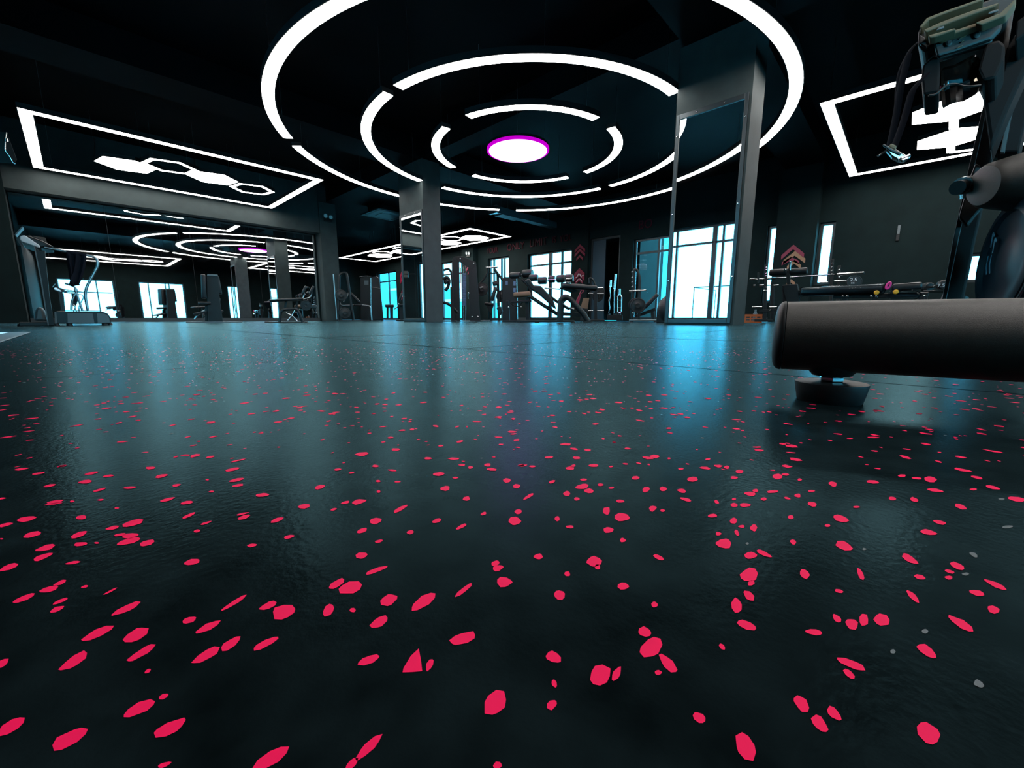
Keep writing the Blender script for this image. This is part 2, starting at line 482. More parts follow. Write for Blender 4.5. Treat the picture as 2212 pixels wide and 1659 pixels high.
def wall(name, axis, c, t, u0, u1, z0, z1, holes, m='wall'):
    """wall of thickness t (signed, outwards) at axis=c with rectangular holes (ua, ub, za, zb)"""
    us = sorted({u0, u1, *[h[0] for h in holes], *[h[1] for h in holes]})
    zs = sorted({z0, z1, *[h[2] for h in holes], *[h[3] for h in holes]})
    bm = B()
    for a, b in zip(us, us[1:]):
        run = None
        for za, zb in zip(zs, zs[1:]):
            hole = any(h[0] - 1e-6 <= a and b <= h[1] + 1e-6 and h[2] - 1e-6 <= za and zb <= h[3] + 1e-6 for h in holes)
            if hole:
                run = None
                continue
            if axis == 'x': box(bm, c, c + t, a, b, za, zb)
            else: box(bm, a, b, c, c + t, za, zb)
    bmesh.ops.remove_doubles(bm, verts=bm.verts[:], dist=1e-5)
    return struct(name, bm, m)

nwin = [0]
def window(axis, c, t, h, vs=(), hs=(), fr=.07, kind='window', thick=()):
    """frame and panes in a hole; vs, hs = mullion and transom positions; t = how deep in the wall"""
    nwin[0] += 1
    ua, ub, za, zb = h
    d0, d1 = c + t * .45, c + t * .75
    def bx(bm, a, b, z0, z1, e0=d0, e1=d1):
        if axis == 'x': box(bm, e0, e1, a, b, z0, z1)
        else: box(bm, a, b, e0, e1, z0, z1)
    bm = B()
    bx(bm, ua, ua + fr, za, zb); bx(bm, ub - fr, ub, za, zb)
    bx(bm, ua + fr, ub - fr, za, za + fr); bx(bm, ua + fr, ub - fr, zb - fr, zb)
    fw = struct('%s_%d' % (kind, nwin[0]), bm, 'alu')
    U = [ua + fr] + list(vs) + [ub - fr]
    Zs = [za + fr] + list(hs) + [zb - fr]
    for v in vs:
        bm = B(); w_ = .075 if v in thick else .035; bx(bm, v - w_, v + w_, za + fr, zb - fr); ob('mullion', bm, 'alu', fw)
    for k, z in enumerate(hs):
        for a, b in zip(U, U[1:]):
            bm = B(); bx(bm, a + .035, b - .035, z - .035, z + .035); ob('transom', bm, 'alu', fw)
    mid = (d0 + d1) / 2
    for a, b in zip(U, U[1:]):
        for z0, z1 in zip(Zs, Zs[1:]):
            bm = B(); bx(bm, a + .005, b - .005, z0 + .005, z1 - .005, mid - .004, mid + .004)
            ob('pane', bm, 'glass', fw)
    return fw

# window wall (x = 14): floor-length windows, a steel door, slits on the right
HW = [(23.2, 25.6, .04, 3.0), (16.9, 18.7, .04, 3.05), (13.5, 14.9, .04, 2.92), (10.0, 12.35, .06, 2.86),
      (7.85, 9.12, 0.0, 3.1), (4.4, 7.33, .06, 2.86), (2.9, 3.16, .55, 2.72), (1.60, 1.94, 1.0, 2.62), (-1.25, -.80, .90, 1.55)]
wall('wall_far', 'x', X1, .28, Y0 - .3, Y2 + .3, 0, ZC, HW)
window('x', X1, .28, HW[0], (24.3,), (2.42,))
window('x', X1, .28, HW[1], (17.8,), (2.42,))
window('x', X1, .28, HW[2], (13.92, 14.1, 14.62), ())
window('x', X1, .28, HW[3], (10.57, 11.18), (2.36,), thick=(11.18,))
window('x', X1, .28, HW[5], (5.2, 6.43), (2.38,))
window('x', X1, .28, HW[6], (), ())
window('x', X1, .28, HW[7], (), ())
window('x', X1, .28, HW[8], (), ())
# steel door, one leaf shut and the other half open
bm = B()
box(bm, X1 + .06, X1 + .16, 7.85, 7.92, 0, 3.1); box(bm, X1 + .06, X1 + .16, 9.05, 9.12, 0, 3.1); box(bm, X1 + .06, X1 + .16, 7.92, 9.05, 3.02, 3.1)
d1 = struct('door_1', bm, 'alu')
M['doorpaint'] = mat('blue_grey_door_paint', (0.02, 0.045, 0.065), 0.4, metal=0.2)
bm = B(); box(bm, X1 + .08, X1 + .13, 8.50, 9.05, .01, 3.02); dl = ob('door_leaf', bm, 'doorpaint', d1, bevel=.004)
bm = B(); box(bm, X1 + .05, X1 + .08, 8.54, 8.57, .95, 1.25); ob('door_handle', bm, 'steel', dl)
bm = B(); box(bm, X1 + .14, X1 + .64, 7.92, 7.96, .01, 3.0); ob('door_leaf', bm, 'doorpaint', d1, bevel=.004)
bm = B(); box(bm, X1 + .28, X1 + 2.2, 7.2, 7.25, 0, 3.3); box(bm, X1 + .28, X1 + 2.2, 9.6, 9.65, 0, 3.3); box(bm, X1 + 2.2, X1 + 2.25, 7.2, 9.65, 0, 3.3); box(bm, X1 + .28, X1 + 2.25, 7.2, 9.65, 3.3, 3.35)
struct('wall_lobby', bm, 'wall')
# pilasters on the window wall
for k, (a, b, d) in enumerate(((1.96, 2.88, .32), (9.16, 9.93, .10), (15.6, 16.45, .32))):
    bm = B(); box(bm, X1 - d, X1, a, b, 0, ZC)
    struct('trim_%d' % (k + 1), bm, 'wall')
# mirror wall, annex walls, left wall, wall behind the camera
wall('wall_left', 'y', Y1, .25, X0 - .3, XA, 0, ZC, [])
wall('wall_annex', 'x', XA, -.25, Y1 + .25, Y2 + .3, 0, ZC, [])
wall('wall_end', 'y', Y2, .25, XA, X1, 0, ZC, [])
HL_ = [(3.55, 6.25, .05, 3.10), (9.95, 11.6, .05, 3.25)]
wall('wall_side', 'x', X0, -.28, Y0 - .3, Y1, 0, ZC, HL_)
window('x', X0, -.28, HL_[0], (4.53, 4.79, 6.02), (2.55,), thick=(4.79,))
window('x', X0, -.28, HL_[1], (), ())
HB = [(-.5, 2.0, .05, 2.5), (3.2, 5.6, .05, 2.5), (8.2, 9.6, .05, 2.5), (11.3, 12.7, .9, 2.5)]
wall('wall_back', 'y', Y0, -.28, X0, X1, 0, ZC, HB)
window('y', Y0, -.28, HB[0], (1.2,), (1.7,))
window('y', Y0, -.28, HB[1], (3.7, 4.6, 4.8), ())
window('y', Y0, -.28, HB[2], (8.5,), ())
window('y', Y0, -.28, HB[3], (12.0,), (1.75,))
bm = B(); box(bm, X0, -.76, 15.0, Y1, 0, ZC); struct('trim_4', bm, 'wall')
bm = B(); box(bm, X0 - .3, X1 + .3, Y0 - .3, Y1 + .3, ZC, ZC + .15); box(bm, XA - .2, X1 + .3, Y1 + .3, Y2 + .3, ZC, ZC + .15)
struct('ceiling', bm, 'ceiling')
# concrete beams below the ceiling, along the column rows
ZB = 4.06
for k, (x0, x1, y0, y1, z0) in enumerate(((X0, X1, 1.9, 2.8, ZB), (X0, X1, 9.35, 10.25, ZB), (6.5, 7.0, Y0, 1.9, ZB + .04), (6.5, 7.0, 2.8, 9.35, ZB + .04), (6.5, 7.0, 10.25, 15.1, ZB + .04))):
    bm = B(); box(bm, x0, x1, y0, y1, z0, ZC)
    struct('trim_%d' % (k + 5), bm, 'ceiling')
bm = B(); box(bm, -.76, 6.2, 15.08, Y1, 3.02, ZC); struct('trim_10', bm, 'column')
# mirrors on the left wall, with plinth
MXs = [-.74, .86, 2.60, 4.34, 6.14]
bm = B(); box(bm, -.74, 6.14, Y1 - .03, Y1, .10, 3.0); mback = struct('trim_11', bm, 'trim')
for a, b in zip(MXs, MXs[1:]):
    bm = B(); box(bm, a + .003, b - .003, Y1 - .042, Y1 - .031, .11, 3.0)
    ob('mirror_panel', bm, 'mirror', mback)
bm = B(); box(bm, -.74, 6.14, Y1 - .07, Y1, 0, .10); struct('baseboard_left', bm, 'trim')
bm = B(); box(bm, X1 - .02, X1, 2.9, 4.4, 0, .12); box(bm, X1 - .02, X1, 12.35, 13.5, 0, .12); box(bm, X1 - .02, X1, -.78, 1.94, 0, .12)
struct('baseboard_far', bm, 'trim')

# columns
def column(name, label, x0, x1, y0, y1, mirror=None):
    t = thing(name, label, 'column', ((x0 + x1) / 2, (y0 + y1) / 2, 0))
    cx, cy = (x0 + x1) / 2, (y0 + y1) / 2
    bm = B(); box(bm, x0 - cx, x1 - cx, y0 - cy, y1 - cy, 0, ZB)
    ob('shaft', bm, 'column', t)
    if mirror:
        zt = mirror
        xf = x0 - cx
        ya, yb = y0 - cy + .03, y1 - cy - .02
        bm = B(); box(bm, xf - .012, xf - .001, ya + .05, yb - .05, .09, zt - .07)
        ob('mirror', bm, 'mirror', t)
        bm = B()
        box(bm, xf - .03, xf, ya, ya + .05, .03, zt); box(bm, xf - .03, xf, yb - .05, yb, .03, zt)
        box(bm, xf - .03, xf, ya + .05, yb - .05, zt - .07, zt); box(bm, xf - .03, xf, ya + .05, yb - .05, .03, .09)
        fr = ob('mirror_frame', bm, 'alu', t, bevel=.004)
        for z in (.7, 1.7, zt - .3):
            for y in (ya + .025, yb - .025):
                bm = B(); disc(bm, (xf - .036, y, z), (-1, 0, 0), [(.012, 0), (.012, .004), (.006, .008)], 8)
                ob('screw', bm, 'chrome', fr)
        for y in (ya + .3, yb - .3):
            bm = B(); disc(bm, (xf - .036, y, zt - .035), (-1, 0, 0), [(.012, 0), (.012, .004), (.006, .008)], 8)
            ob('screw', bm, 'chrome', fr)
    return t
column('square_column', 'grey square column with a full height framed mirror, the one on the right', 6.66, 7.24, 1.84, 2.875, 3.13)
column('square_column', 'grey square column with a framed mirror strip, under the left end of the ring lamps', 6.44, 6.98, 9.235, 10.34, 2.85)
column('square_column', 'plain dark square column standing at the right end of the mirror wall', 6.22, 6.80, 15.08, 16.0)

# outdoors: paving, blocks across the street
bm = B(); box(bm, -60, 90, -70, 90, -.5, -.18); struct('ground', bm, 'concrete')
def block(label, x0, x1, y0, y1, h, storeys):
    t = thing('building', label, 'building', ((x0 + x1) / 2, (y0 + y1) / 2, -.18))
    dx, dy = (x1 - x0) / 2, (y1 - y0) / 2
    bm = B(); box(bm, -dx, dx, -dy, dy, 0, h); ob('facade', bm, 'facade', t)
    bm = B(); box(bm, -dx - .15, dx + .15, -dy - .15, dy + .15, h, h + .3); ob('parapet', bm, 'concrete', t)
    return t
block('blue green block outside the window left of the right hand column', 24, 30, 11.0, 15.6, 9, 3)
block('tall blue green block outside the farthest left window', 34, 40, 58.6, 74, 15, 4)
block('low blue green wall block outside the farthest left windows', 30, 36, 36.6, 41.2, 2.1, 1)
block('low blue green block beside the tall one outside the farthest left window', 34, 40, 49, 58.2, 4.4, 1)
# ---------------------------------------------------------------- suspended lamps
ZL = 3.51
CX, CY = 6.877, 6.114
def wires(t, pts, top=ZC):
    for p in pts:
        bm = B(); rod(bm, (p[0], p[1], .085), (p[0], p[1], top - ZL), .0035, 6)
        ob('suspension_wire', bm, 'steel', t)
def arc(r, a0, a1, w, label):
    t = thing('ring_lamp', label, 'lamp', (CX, CY, ZL), 0, 'ring lamp arcs')
    n = max(8, int((a1 - a0) / 2.2))
    bm, bd = B(), B()
    pr, pd = [], []
    for k in range(n + 1):
        a = math.radians(a0 + (a1 - a0) * k / n)
        c, s = math.cos(a), math.sin(a)
        pr.append([bm.verts.new((c * q, s * q, z)) for q, z in ((r - w / 2 - .012, 0), (r - w / 2 - .012, .09), (r + w / 2 + .012, .09), (r + w / 2 + .012, 0), (r + w / 2, 0), (r + w / 2, .02), (r - w / 2, .02), (r - w / 2, 0))])
        pd.append([bd.verts.new((c * q, s * q, z)) for q, z in ((r - w / 2 + .001, -.002), (r + w / 2 - .001, -.002), (r + w / 2 - .001, .015), (r - w / 2 + .001, .015))])
    for b_, P_, m_ in ((bm, pr, 8), (bd, pd, 4)):
        for A_, B_ in zip(P_, P_[1:]):
            for k in range(m_):
                b_.faces.new((A_[k], A_[(k + 1) % m_], B_[(k + 1) % m_], B_[k]))
        b_.faces.new(P_[0][::-1]); b_.faces.new(P_[-1])
    ob('housing', bm, 'frame', t)
    ob('diffuser', bd, 'lamp', t)
    m = max(2, int(math.radians(a1 - a0) * r / 2.0) + 1)
    ws = []
    for k in range(m):
        a = math.radians(a0 + (a1 - a0) * (k + .12) / (m - .76))
        ws.append((r * math.cos(a), r * math.sin(a)))
    for p in ws:
        x, y = CX + p[0], CY + p[1]
        onb = (1.9 < y < 2.8) or (9.35 < y < 10.25) or (6.5 < x < 7.0)
        wires(t, [p], ZB if onb else ZC)
    return t
W = .17
RO, RM, RI = 4.64, 3.155, 1.86
arc(RO, 142.0, 227.2, W, 'long curved white lamp at the upper left of the outermost ring')
arc(RO, 232.0, 317.0, W, 'curved white lamp at the upper right of the outermost ring')
arc(RO, 322.0, 405.5, W, 'outermost ring lamp arc passing behind the right hand column')
arc(RO, 52.2, 137.2, W, 'outermost ring lamp arc passing behind the left hand mirror column')
arc(RM, 184.2, 267.6, W, 'wide curved lamp at the top of the middle ring')
arc(RM, 273.5, 357.6, W, 'middle ring lamp arc partly hidden by the right hand column')
arc(RM, 3.4, 85.6, W, 'middle ring lamp arc at the bottom, right of the left mirror column')
arc(RM, 99.0, 179.0, W, 'middle ring lamp arc at the left, ending at the mirror column')
arc(RI, 189.3, 261.8, W * .95, 'innermost ring lamp arc above the violet disc')
arc(RI, 277.4, 353.0, W * .95, 'innermost ring lamp arc right of the violet disc')
arc(RI, 9.0, 84.6, W * .95, 'innermost ring lamp arc below the violet disc')
arc(RI, 105.4, 169.8, W * .95, 'innermost ring lamp arc left of the violet disc')
t = thing('disc_lamp', 'round violet disc lamp in the middle of the rings', 'lamp', (CX - .15, CY + .1, ZL))
bm = B(); lathe(bm, [(.60, .003), (.60, .006)], 48); ob('diffuser', bm, 'violet', t)
bm = B()
rg = [[bm.verts.new((q * math.cos(6.2832 * k / 48), q * math.sin(6.2832 * k / 48), z)) for k in range(48)] for q, z in ((.602, 0), (.645, .012), (.645, .05), (.602, .05))]
for u in range(4):
    for k in range(48):
        bm.faces.new((rg[u][k], rg[u][(k + 1) % 48], rg[(u + 1) % 4][(k + 1) % 48], rg[(u + 1) % 4][k]))
ob('rim', bm, 'violetrim', t)  # ring added around the disc for its halo
bm = B(); lathe(bm, [(.598, .0065), (.598, .055), (.64, .056), (.64, .10), (.2, .12)], 48); ob('housing', bm, 'frame', t)
wires(t, [(.4, .35), (-.4, .35), (-.4, -.35), (.3, -.45)])

def rect_lamp(x0, x1, y0, y1, label, w=.16):
    cx, cy = (x0 + x1) / 2, (y0 + y1) / 2
    t = thing('rectangle_lamp', label, 'lamp', (cx, cy, ZL), 0, 'rectangular lamp frames')
    dx, dy = (x1 - x0) / 2, (y1 - y0) / 2
    e = .012
    for a, b, c, d in ((-dx, dx, -dy, -dy + w), (-dx, dx, dy - w, dy), (-dx, -dx + w, -dy + w, dy - w), (dx - w, dx, -dy + w, dy - w)):
        bm = B(); box(bm, a, b, c, d, 0, .002); ob('diffuser', bm, 'lamp', t)
    for a, b, c, d in ((-dx - e, dx + e, -dy - e, -dy + w + e), (-dx - e, dx + e, dy - w - e, dy + e), (-dx - e, -dx + w + e, -dy + w + e, dy - w - e), (dx - w - e, dx + e, -dy + w + e, dy - w - e)):
        bm = B(); box(bm, a, b, c, d, .0022, .09); ob('housing', bm, 'frame', t)
    ws = [(-dx + .3, -dy + .08), (dx - .3, -dy + .08), (-dx + .3, dy - .08), (dx - .3, dy - .08)]
    for p in ws:
        x, y = cx + p[0], cy + p[1]
        onb = (1.9 < y < 2.8) or (9.35 < y < 10.25) or (6.5 < x < 7.0)
        wires(t, [p], ZB if onb else ZC)
    return t
def hexpts(R, rot):
    return [(R * math.cos(math.radians(rot + 60 * k)), R * math.sin(math.radians(rot + 60 * k))) for k in range(6)]
def hex_lamp(x, y, R, label, solid, rot=-17, w=.11, group='hexagon lamps'):
    t = thing('hexagon_lamp', label, 'lamp', (x, y, ZL), 0, group)
    if solid:
        bm = B(); prism(bm, [(a, b, 0) for a, b in hexpts(R, rot)], (0, 0, .002)); ob('diffuser', bm, 'lamp', t)
        bm = B(); prism(bm, [(a, b, .0022) for a, b in hexpts(R + .01, rot)], (0, 0, .08)); ob('housing', bm, 'frame', t)
    else:
        for nm, m, ri, ro, z0, z1 in (('diffuser', 'lamp', R - w, R, 0, .002), ('housing', 'frame', R - w - .012, R + .012, .0022, .085)):
            bm = B()
            vs = [[bm.verts.new((a, b, z)) for a, b in hexpts(q, rot)] for q, z in ((ri, z0), (ro, z0), (ro, z1), (ri, z1))]
            for u in range(4):
                for k in range(6):
                    bm.faces.new((vs[u][k], vs[u][(k + 1) % 6], vs[(u + 1) % 4][(k + 1) % 6], vs[(u + 1) % 4][k]))
            ob(nm, bm, m, t)
    wires(t, [(R * .93 * math.cos(math.radians(rot)), R * .93 * math.sin(math.radians(rot))), (-R * .93 * math.cos(math.radians(rot)), -R * .93 * math.sin(math.radians(rot)))])
    return t
rect_lamp(-.25, 4.68, 10.94, 14.86, 'large rectangular lamp frame hanging at the left before the mirror wall')
hex_lamp(1.20, 13.16, .53, 'solid hexagon lamp, leftmost of the chain inside the left rectangle', True)
hex_lamp(1.90, 12.55, .52, 'hollow hexagon lamp, second from the left inside the left rectangle', False)
hex_lamp(2.76, 12.80, .52, 'solid hexagon lamp, third from the left inside the left rectangle', True)
hex_lamp(3.68, 13.09, .52, 'hollow hexagon lamp, rightmost of the chain inside the left rectangle', False)
# above and behind the camera: only seen in the mirrors
rect_lamp(-.9, 4.7, -5.2, -.2, 'rectangular lamp frame seen only in the left wall mirrors')
hex_lamp(1.2, -2.7, .53, 'solid hexagon lamp seen only in the mirrors, left one', True)
hex_lamp(1.9, -3.3, .52, 'hollow hexagon lamp seen only in the mirrors, between two solid ones', False)
hex_lamp(2.76, -3.05, .52, 'solid hexagon lamp seen only in the mirrors, right one', True)
hex_lamp(3.68, -2.75, .52, 'hollow hexagon lamp seen only in the mirrors, rightmost', False)
rect_lamp(8.65, 13.42, -2.55, 1.38, 'rectangular lamp frame hanging at the right beside the black machine')
hex_lamp(10.38, -.22, .60, 'solid hexagon lamp inside the right rectangle, the nearer one', True, 0)
hex_lamp(12.0, -.28, .57, 'solid hexagon lamp inside the right rectangle, the farther one', True, 0)
def bar_lamp(pts, label):
    t = thing('bar_lamp', label, 'lamp', (*pts[0], ZL), 0, 'slim lamp bars in the right rectangle')
    o = Vector((*pts[0], 0))
    for k, (p, q) in enumerate(zip(pts, pts[1:])):
        p, q = Vector((*p, 0)) - o, Vector((*q, 0)) - o
        bm = B(); beam(bm, p + Vector((0, 0, .001)), q + Vector((0, 0, .001)), .12, .002); ob('diffuser', bm, 'lamp', t)
        bm = B(); beam(bm, p + Vector((0, 0, .045)), q + Vector((0, 0, .045)), .14, .085); ob('housing', bm, 'frame', t)
    wires(t, [tuple((Vector(pts[0]) + Vector(pts[1])) / 2 - Vector(pts[0]))])
bar_lamp([(9.30, -.75), (9.40, -.12), (9.76, -.17)], 'bent lamp bar leading to the nearer solid hexagon')
bar_lamp([(11.0, -.23), (11.41, -.25)], 'short lamp bar joining the two solid hexagons')
bar_lamp([(12.59, -.28), (12.96, -.30), (13.14, -.85)], 'bent lamp bar leading away from the farther solid hexagon')
rect_lamp(10.85, 13.15, 12.52, 24.0, 'long rectangular lamp frame far back behind the mirror column')
k = 0
for x, y, R, sol in ((12.30, 13.9, .64, 1), (11.68, 14.75, .56, 0), (12.25, 15.65, .60, 1), (11.65, 16.55, .58, 0), (12.25, 17.5, .60, 1), (11.7, 18.5, .58, 0), (12.2, 19.5, .60, 1), (11.65, 20.5, .58, 0), (12.1, 21.6, .70, 1)):
    hex_lamp(x, y, R, ('solid' if sol else 'hollow') + ' hexagon lamp, ' + ('first', 'second', 'third', 'fourth', 'fifth', 'sixth', 'seventh', 'eighth', 'ninth')[k] + ' from the right inside the far long rectangle', bool(sol), 10)
    k += 1
# ---------------------------------------------------------------- gym machines
class R2(Rig):
    def tu(s, par, name, m, pts, r, dy=0.0, br=.06, n=10, smooth=True):
        P = [s(p[0], p[1], p[2] if len(p) > 2 else dy) for p in pts]
        bm = B(); tube(bm, bend(P, br) if len(P) > 2 else P, r, n)
        return ob(name, bm, m, par, smooth=smooth)
    def be(s, par, name, m, p, q, w, h, dy=0.0, bev=.006):
        bm = B(); beam(bm, s(p[0], p[1], p[2] if len(p) > 2 else dy), s(q[0], q[1], q[2] if len(q) > 2 else dy), w, h)
        return ob(name, bm, m, par, bevel=bev)
    def poly(s, par, name, m, pts, y0, y1, bev=.008):
        bm = B(); prism(bm, [s(p[0], p[1], y0) for p in pts], (0, y1 - y0, 0))
        return ob(name, bm, m, par, bevel=bev)
    def pad(s, par, name, m, p, q, w, th, dy=0.0, r=.025):
        """cushion from pixel p to q (its centre line), w deep, th thick"""
        a, b = s(p[0], p[1], p[2] if len(p) > 2 else dy), s(q[0], q[1], q[2] if len(q) > 2 else dy)
        d = (b - a)
        x = d.normalized(); y = Vector((0, 1, 0)); z = x.cross(y).normalized(); y = z.cross(x)
        c = (a + b) / 2
        mt = Matrix(((x.x, y.x, z.x, c.x), (x.y, y.y, z.y, c.y), (x.z, y.z, z.z, c.z), (0, 0, 0, 1)))
        bm = B(); cushion(bm, d.length, w, th, mt, r)
        return ob(name, bm, m, par, smooth=True)
    def roll(s, par, name, m, c, r, half, ax=(0, 1, 0)):
        """padded roller centred on pixel c"""
        p = s(c[0], c[1], c[2] if len(c) > 2 else 0)
        d = Vector(ax).normalized()
        bm = B(); disc(bm, p - d * half, d, [(r * .35, 0), (r * .85, .004), (r, .025), (r, 2 * half - .025), (r * .85, 2 * half - .004), (r * .35, 2 * half)], 18)
        return ob(name, bm, m, par, smooth=True)
    def plate(s, par, name, m, c, r, th=.03, ax=(0, 1, 0)):
        p = s(c[0], c[1], c[2] if len(c) > 2 else 0)
        d = Vector(ax).normalized()
        bm = B(); disc(bm, p - d * th / 2, d, [(.026, .004), (r * .3, 0), (r * .34, .006), (r * .86, .006), (r * .89, 0), (r * .97, 0), (r, .004), (r, th - .004), (r * .97, th), (r * .89, th), (r * .86, th - .006), (r * .34, th - .006), (r * .3, th), (.026, th - .004)], 28)
        return ob(name, bm, m, par, smooth=True)
    def bolt(s, par, px, py, dy, r=.014):
        p = s(px, py, dy)
        bm = B(); disc(bm, p, (0, -1, 0), [(r, -.004), (r, .005), (r * .6, .009)], 8)
        return ob('bolt', bm, 'chrome', par)
    def feet(s, par, pts, r=.03):
        for px, dy in pts:
            p = s(px, 700, dy); p.z = 0
            bm = B(); lathe(bm, [(r * 1.15, 0), (r, .03), (r * .5, .035)], 12, Matrix.Translation(p))
            ob('rubber_foot', bm, 'rubberblk', par, smooth=True)

# --- treadmill at the left
r = R2(150, 6.0)
t = r.thing('treadmill', 'grey treadmill with white console before the mirror wall at far left', 'treadmill')
body = r.poly(t, 'deck', 'plastic', [(119, 699), (119, 674), (122, 672), (222, 673), (233, 677), (239, 686), (240, 699)], -.28, .28, .012)
r.poly(body, 'side_panel', 'silver', [(146, 698), (145, 676), (200, 677), (204, 698)], -.292, -.281, .002)
r.poly(body, 'side_panel', 'silver', [(211, 698), (209, 677), (222, 677), (231, 680), (236, 687), (237, 697)], -.292, -.281, .002)
r.poly(body, 'end_trim', 'silver', [(118, 699), (117, 674), (121, 673), (124, 699)], -.29, .29, .004)
r.poly(t, 'running_belt', 'rubberblk', [(130, 671), (130, 670), (220, 671), (220, 672)], -.22, .22, .001)
for dy in (-.34, .34):
    u = r.poly(t, 'upright', 'frame', [(103, 703), (118, 703), (107, 640), (97, 541), (84, 541), (73, 530), (88, 610)], dy - .03, dy + .03, .006)
    r.poly(u, 'edge_strip', 'silver', [(103, 703), (105.5, 703), (91, 610), (75, 530), (72.5, 531), (88, 610)], dy - .045, dy - .031, .001)
cons = r.poly(t, 'console', 'plastic', [(48, 509), (62, 509), (92, 520), (117, 533), (96, 534), (84, 537), (70, 528)], -.36, .36, .02)
r.poly(cons, 'console_shell', 'white', [(41, 514), (45, 509), (54, 508), (58, 511), (86, 530), (86, 536), (80, 534), (45, 521)], -.385, .385, .012)
r.poly(cons, 'display', 'black', [(62, 508.5), (92, 519.5), (92, 518.5), (63, 507.5)], -.2, .2, .001)
r.be(cons, 'tablet_holder', 'silver', (34, 510), (50, 492), .22, .012, 0, .003)
for dy in (-.34, .34):
    r.tu(t, 'hand_rail', 'steel', [(96, 534, dy), (130, 541, dy), (186, 551, dy), (209, 556, dy), (212, 574, dy), (202, 592, dy), (186, 622, dy), (184, 640, dy), (190, 672, dy)], .017, br=.10)
    r.tu(t, 'hand_rail', 'steel', [(140, 612, dy * .8), (160, 618, dy * .8), (167, 628, dy * .8), (155, 650, dy * .8), (154, 670, dy * .8)], .014, br=.08)
    r.tu(t, 'cross_brace', 'steel', [(162, 624, dy * .8), (171, 650, dy * .8), (178, 671, dy * .8)], .014)
r.poly(t, 'motor_hood', 'silver', [(72, 692), (75, 668), (84, 661), (95, 668), (101, 695)], -.22, .22, .03)
r.be(t, 'base_rail', 'black', (42, 700), (118, 700), .10, .05, -.30)
r.feet(t, [(45, -.30), (121, -.25), (150, -.25), (226, -.25), (237, .25), (121, .25)])
c = r.thing('towel', 'dark navy towel hanging over the rail of the treadmill', 'towel')
bm = B()
g = [[None] * 9 for _ in range(8)]
for i in range(8):
    for j in range(9):
        f = i / 7
        px = 141 + (187 - 141) * j / 8 + (12 * f if j < 4 else -14 * f * f)
        py = 547 + 68 * f + (j - 4) * (.5 - f * 1.5)
        g[i][j] = bm.verts.new(r(px, py, -.39 - .02 * math.sin(j * 1.9) - .01 * f))
for i in range(7):
    for j in range(8):
        bm.faces.new((g[i][j], g[i][j + 1], g[i + 1][j + 1], g[i + 1][j]))
o = ob('cloth', bm, 'cloth', c, smooth=True)
md = o.modifiers.new('thick', 'SOLIDIFY'); md.thickness = .012
bm = B(); tube(bm, [r(143, 545, -.36), r(186, 552, -.36)], .03, 10); ob('folded_top', bm, 'cloth', c, smooth=True)

# --- press machine in front of the mirrors
r = R2(462, 10.0)
t = r.thing('chest_press_machine', 'seated press machine with tall back pad in front of the mirrors', 'gym machine')
for dy in (-.35, .35):
    r.be(t, 'base_rail', 'silver', (402, 698, dy), (524, 698, dy), .10, .05)
r.be(t, 'cross_rail', 'frame', (405, 698, 0), (522, 698, 0), .60, .04)
r.poly(t, 'weight_tower', 'frame', [(449, 697), (446, 596), (464, 594), (473, 597), (474, 640), (482, 697)], -.20, .20, .01)
r.poly(t, 'tower_trim', 'silver', [(447, 596), (448, 592), (470, 593), (471, 597)], -.22, .22, .005)
r.pad(t, 'back_pad', 'pad', (439, 594), (441, 645), .34, .10, -.1)
r.pad(t, 'head_pad', 'pad', (468, 598), (475, 636), .30, .09, .05)
r.pad(t, 'seat', 'pad', (428, 656), (456, 655), .36, .07, -.1)
r.be(t, 'seat_post', 'frame', (446, 697), (446, 660), .08, .06, -.1)
r.pad(t, 'foot_plate', 'rubberblk', (418, 679), (446, 673), .40, .04, -.1, .01)
r.tu(t, 'foot_arm', 'steel', [(420, 690, -.1), (428, 680, -.1), (446, 668, -.1)], .022)
r.feet(t, [(408, -.35), (518, -.35), (408, .35), (518, .35), (442, -.35)], .04)

# --- leg curl bench in front of the mirrors
r = R2(630, 10.0)
t = r.thing('leg_curl_bench', 'padded leg machine on arched legs in front of the mirrors', 'gym machine')
r.pad(t, 'bench_pad', 'pad', (582, 650), (655, 646), .34, .06)
for dy in (-.26, .26):
    r.tu(t, 'arched_leg', 'frame', [(604, 697, dy), (606, 669, dy), (640, 667, dy), (646, 675, dy), (654, 697, dy)], .032, br=.12)
r.be(t, 'base_rail', 'frame', (573, 697), (634, 697), .6, .04)
r.be(t, 'lower_rail', 'black', (628, 697), (664, 697), .5, .04)
r.tu(t, 'chrome_arm', 'chrome', [(618, 676), (632, 682), (642, 694)], .018)
r.tu(t, 'chrome_arm', 'chrome', [(622, 692), (632, 680), (638, 668)], .014)
r.be(t, 'pad_post', 'frame', (616, 666), (618, 651), .05, .05)
r.be(t, 'pad_post', 'frame', (640, 666), (642, 650), .05, .05)
r.plate(t, 'cam_disc', 'frame', (661, 660, -.2), .12, .05)
r.roll(t, 'knee_roller', 'pad', (664, 656), .055, .22)
r.roll(t, 'ankle_roller', 'pad', (679, 663), .055, .22)
r.tu(t, 'swing_arm', 'frame', [(650, 652), (664, 656), (679, 663)], .02)
for px, dy in ((655, -.12), (671, .12)):
    r.pad(t, 'shoulder_pad', 'pad', (px - 2, 636, dy), (px + 6, 618, dy), .10, .06)
    r.tu(t, 'pad_arm', 'steel', [(650, 648, dy), (px + 1, 642, dy), (px + 3, 628, dy)], .014)
r.feet(t, [(578, -.25), (578, .25), (654, -.26), (654, .26)], .035)

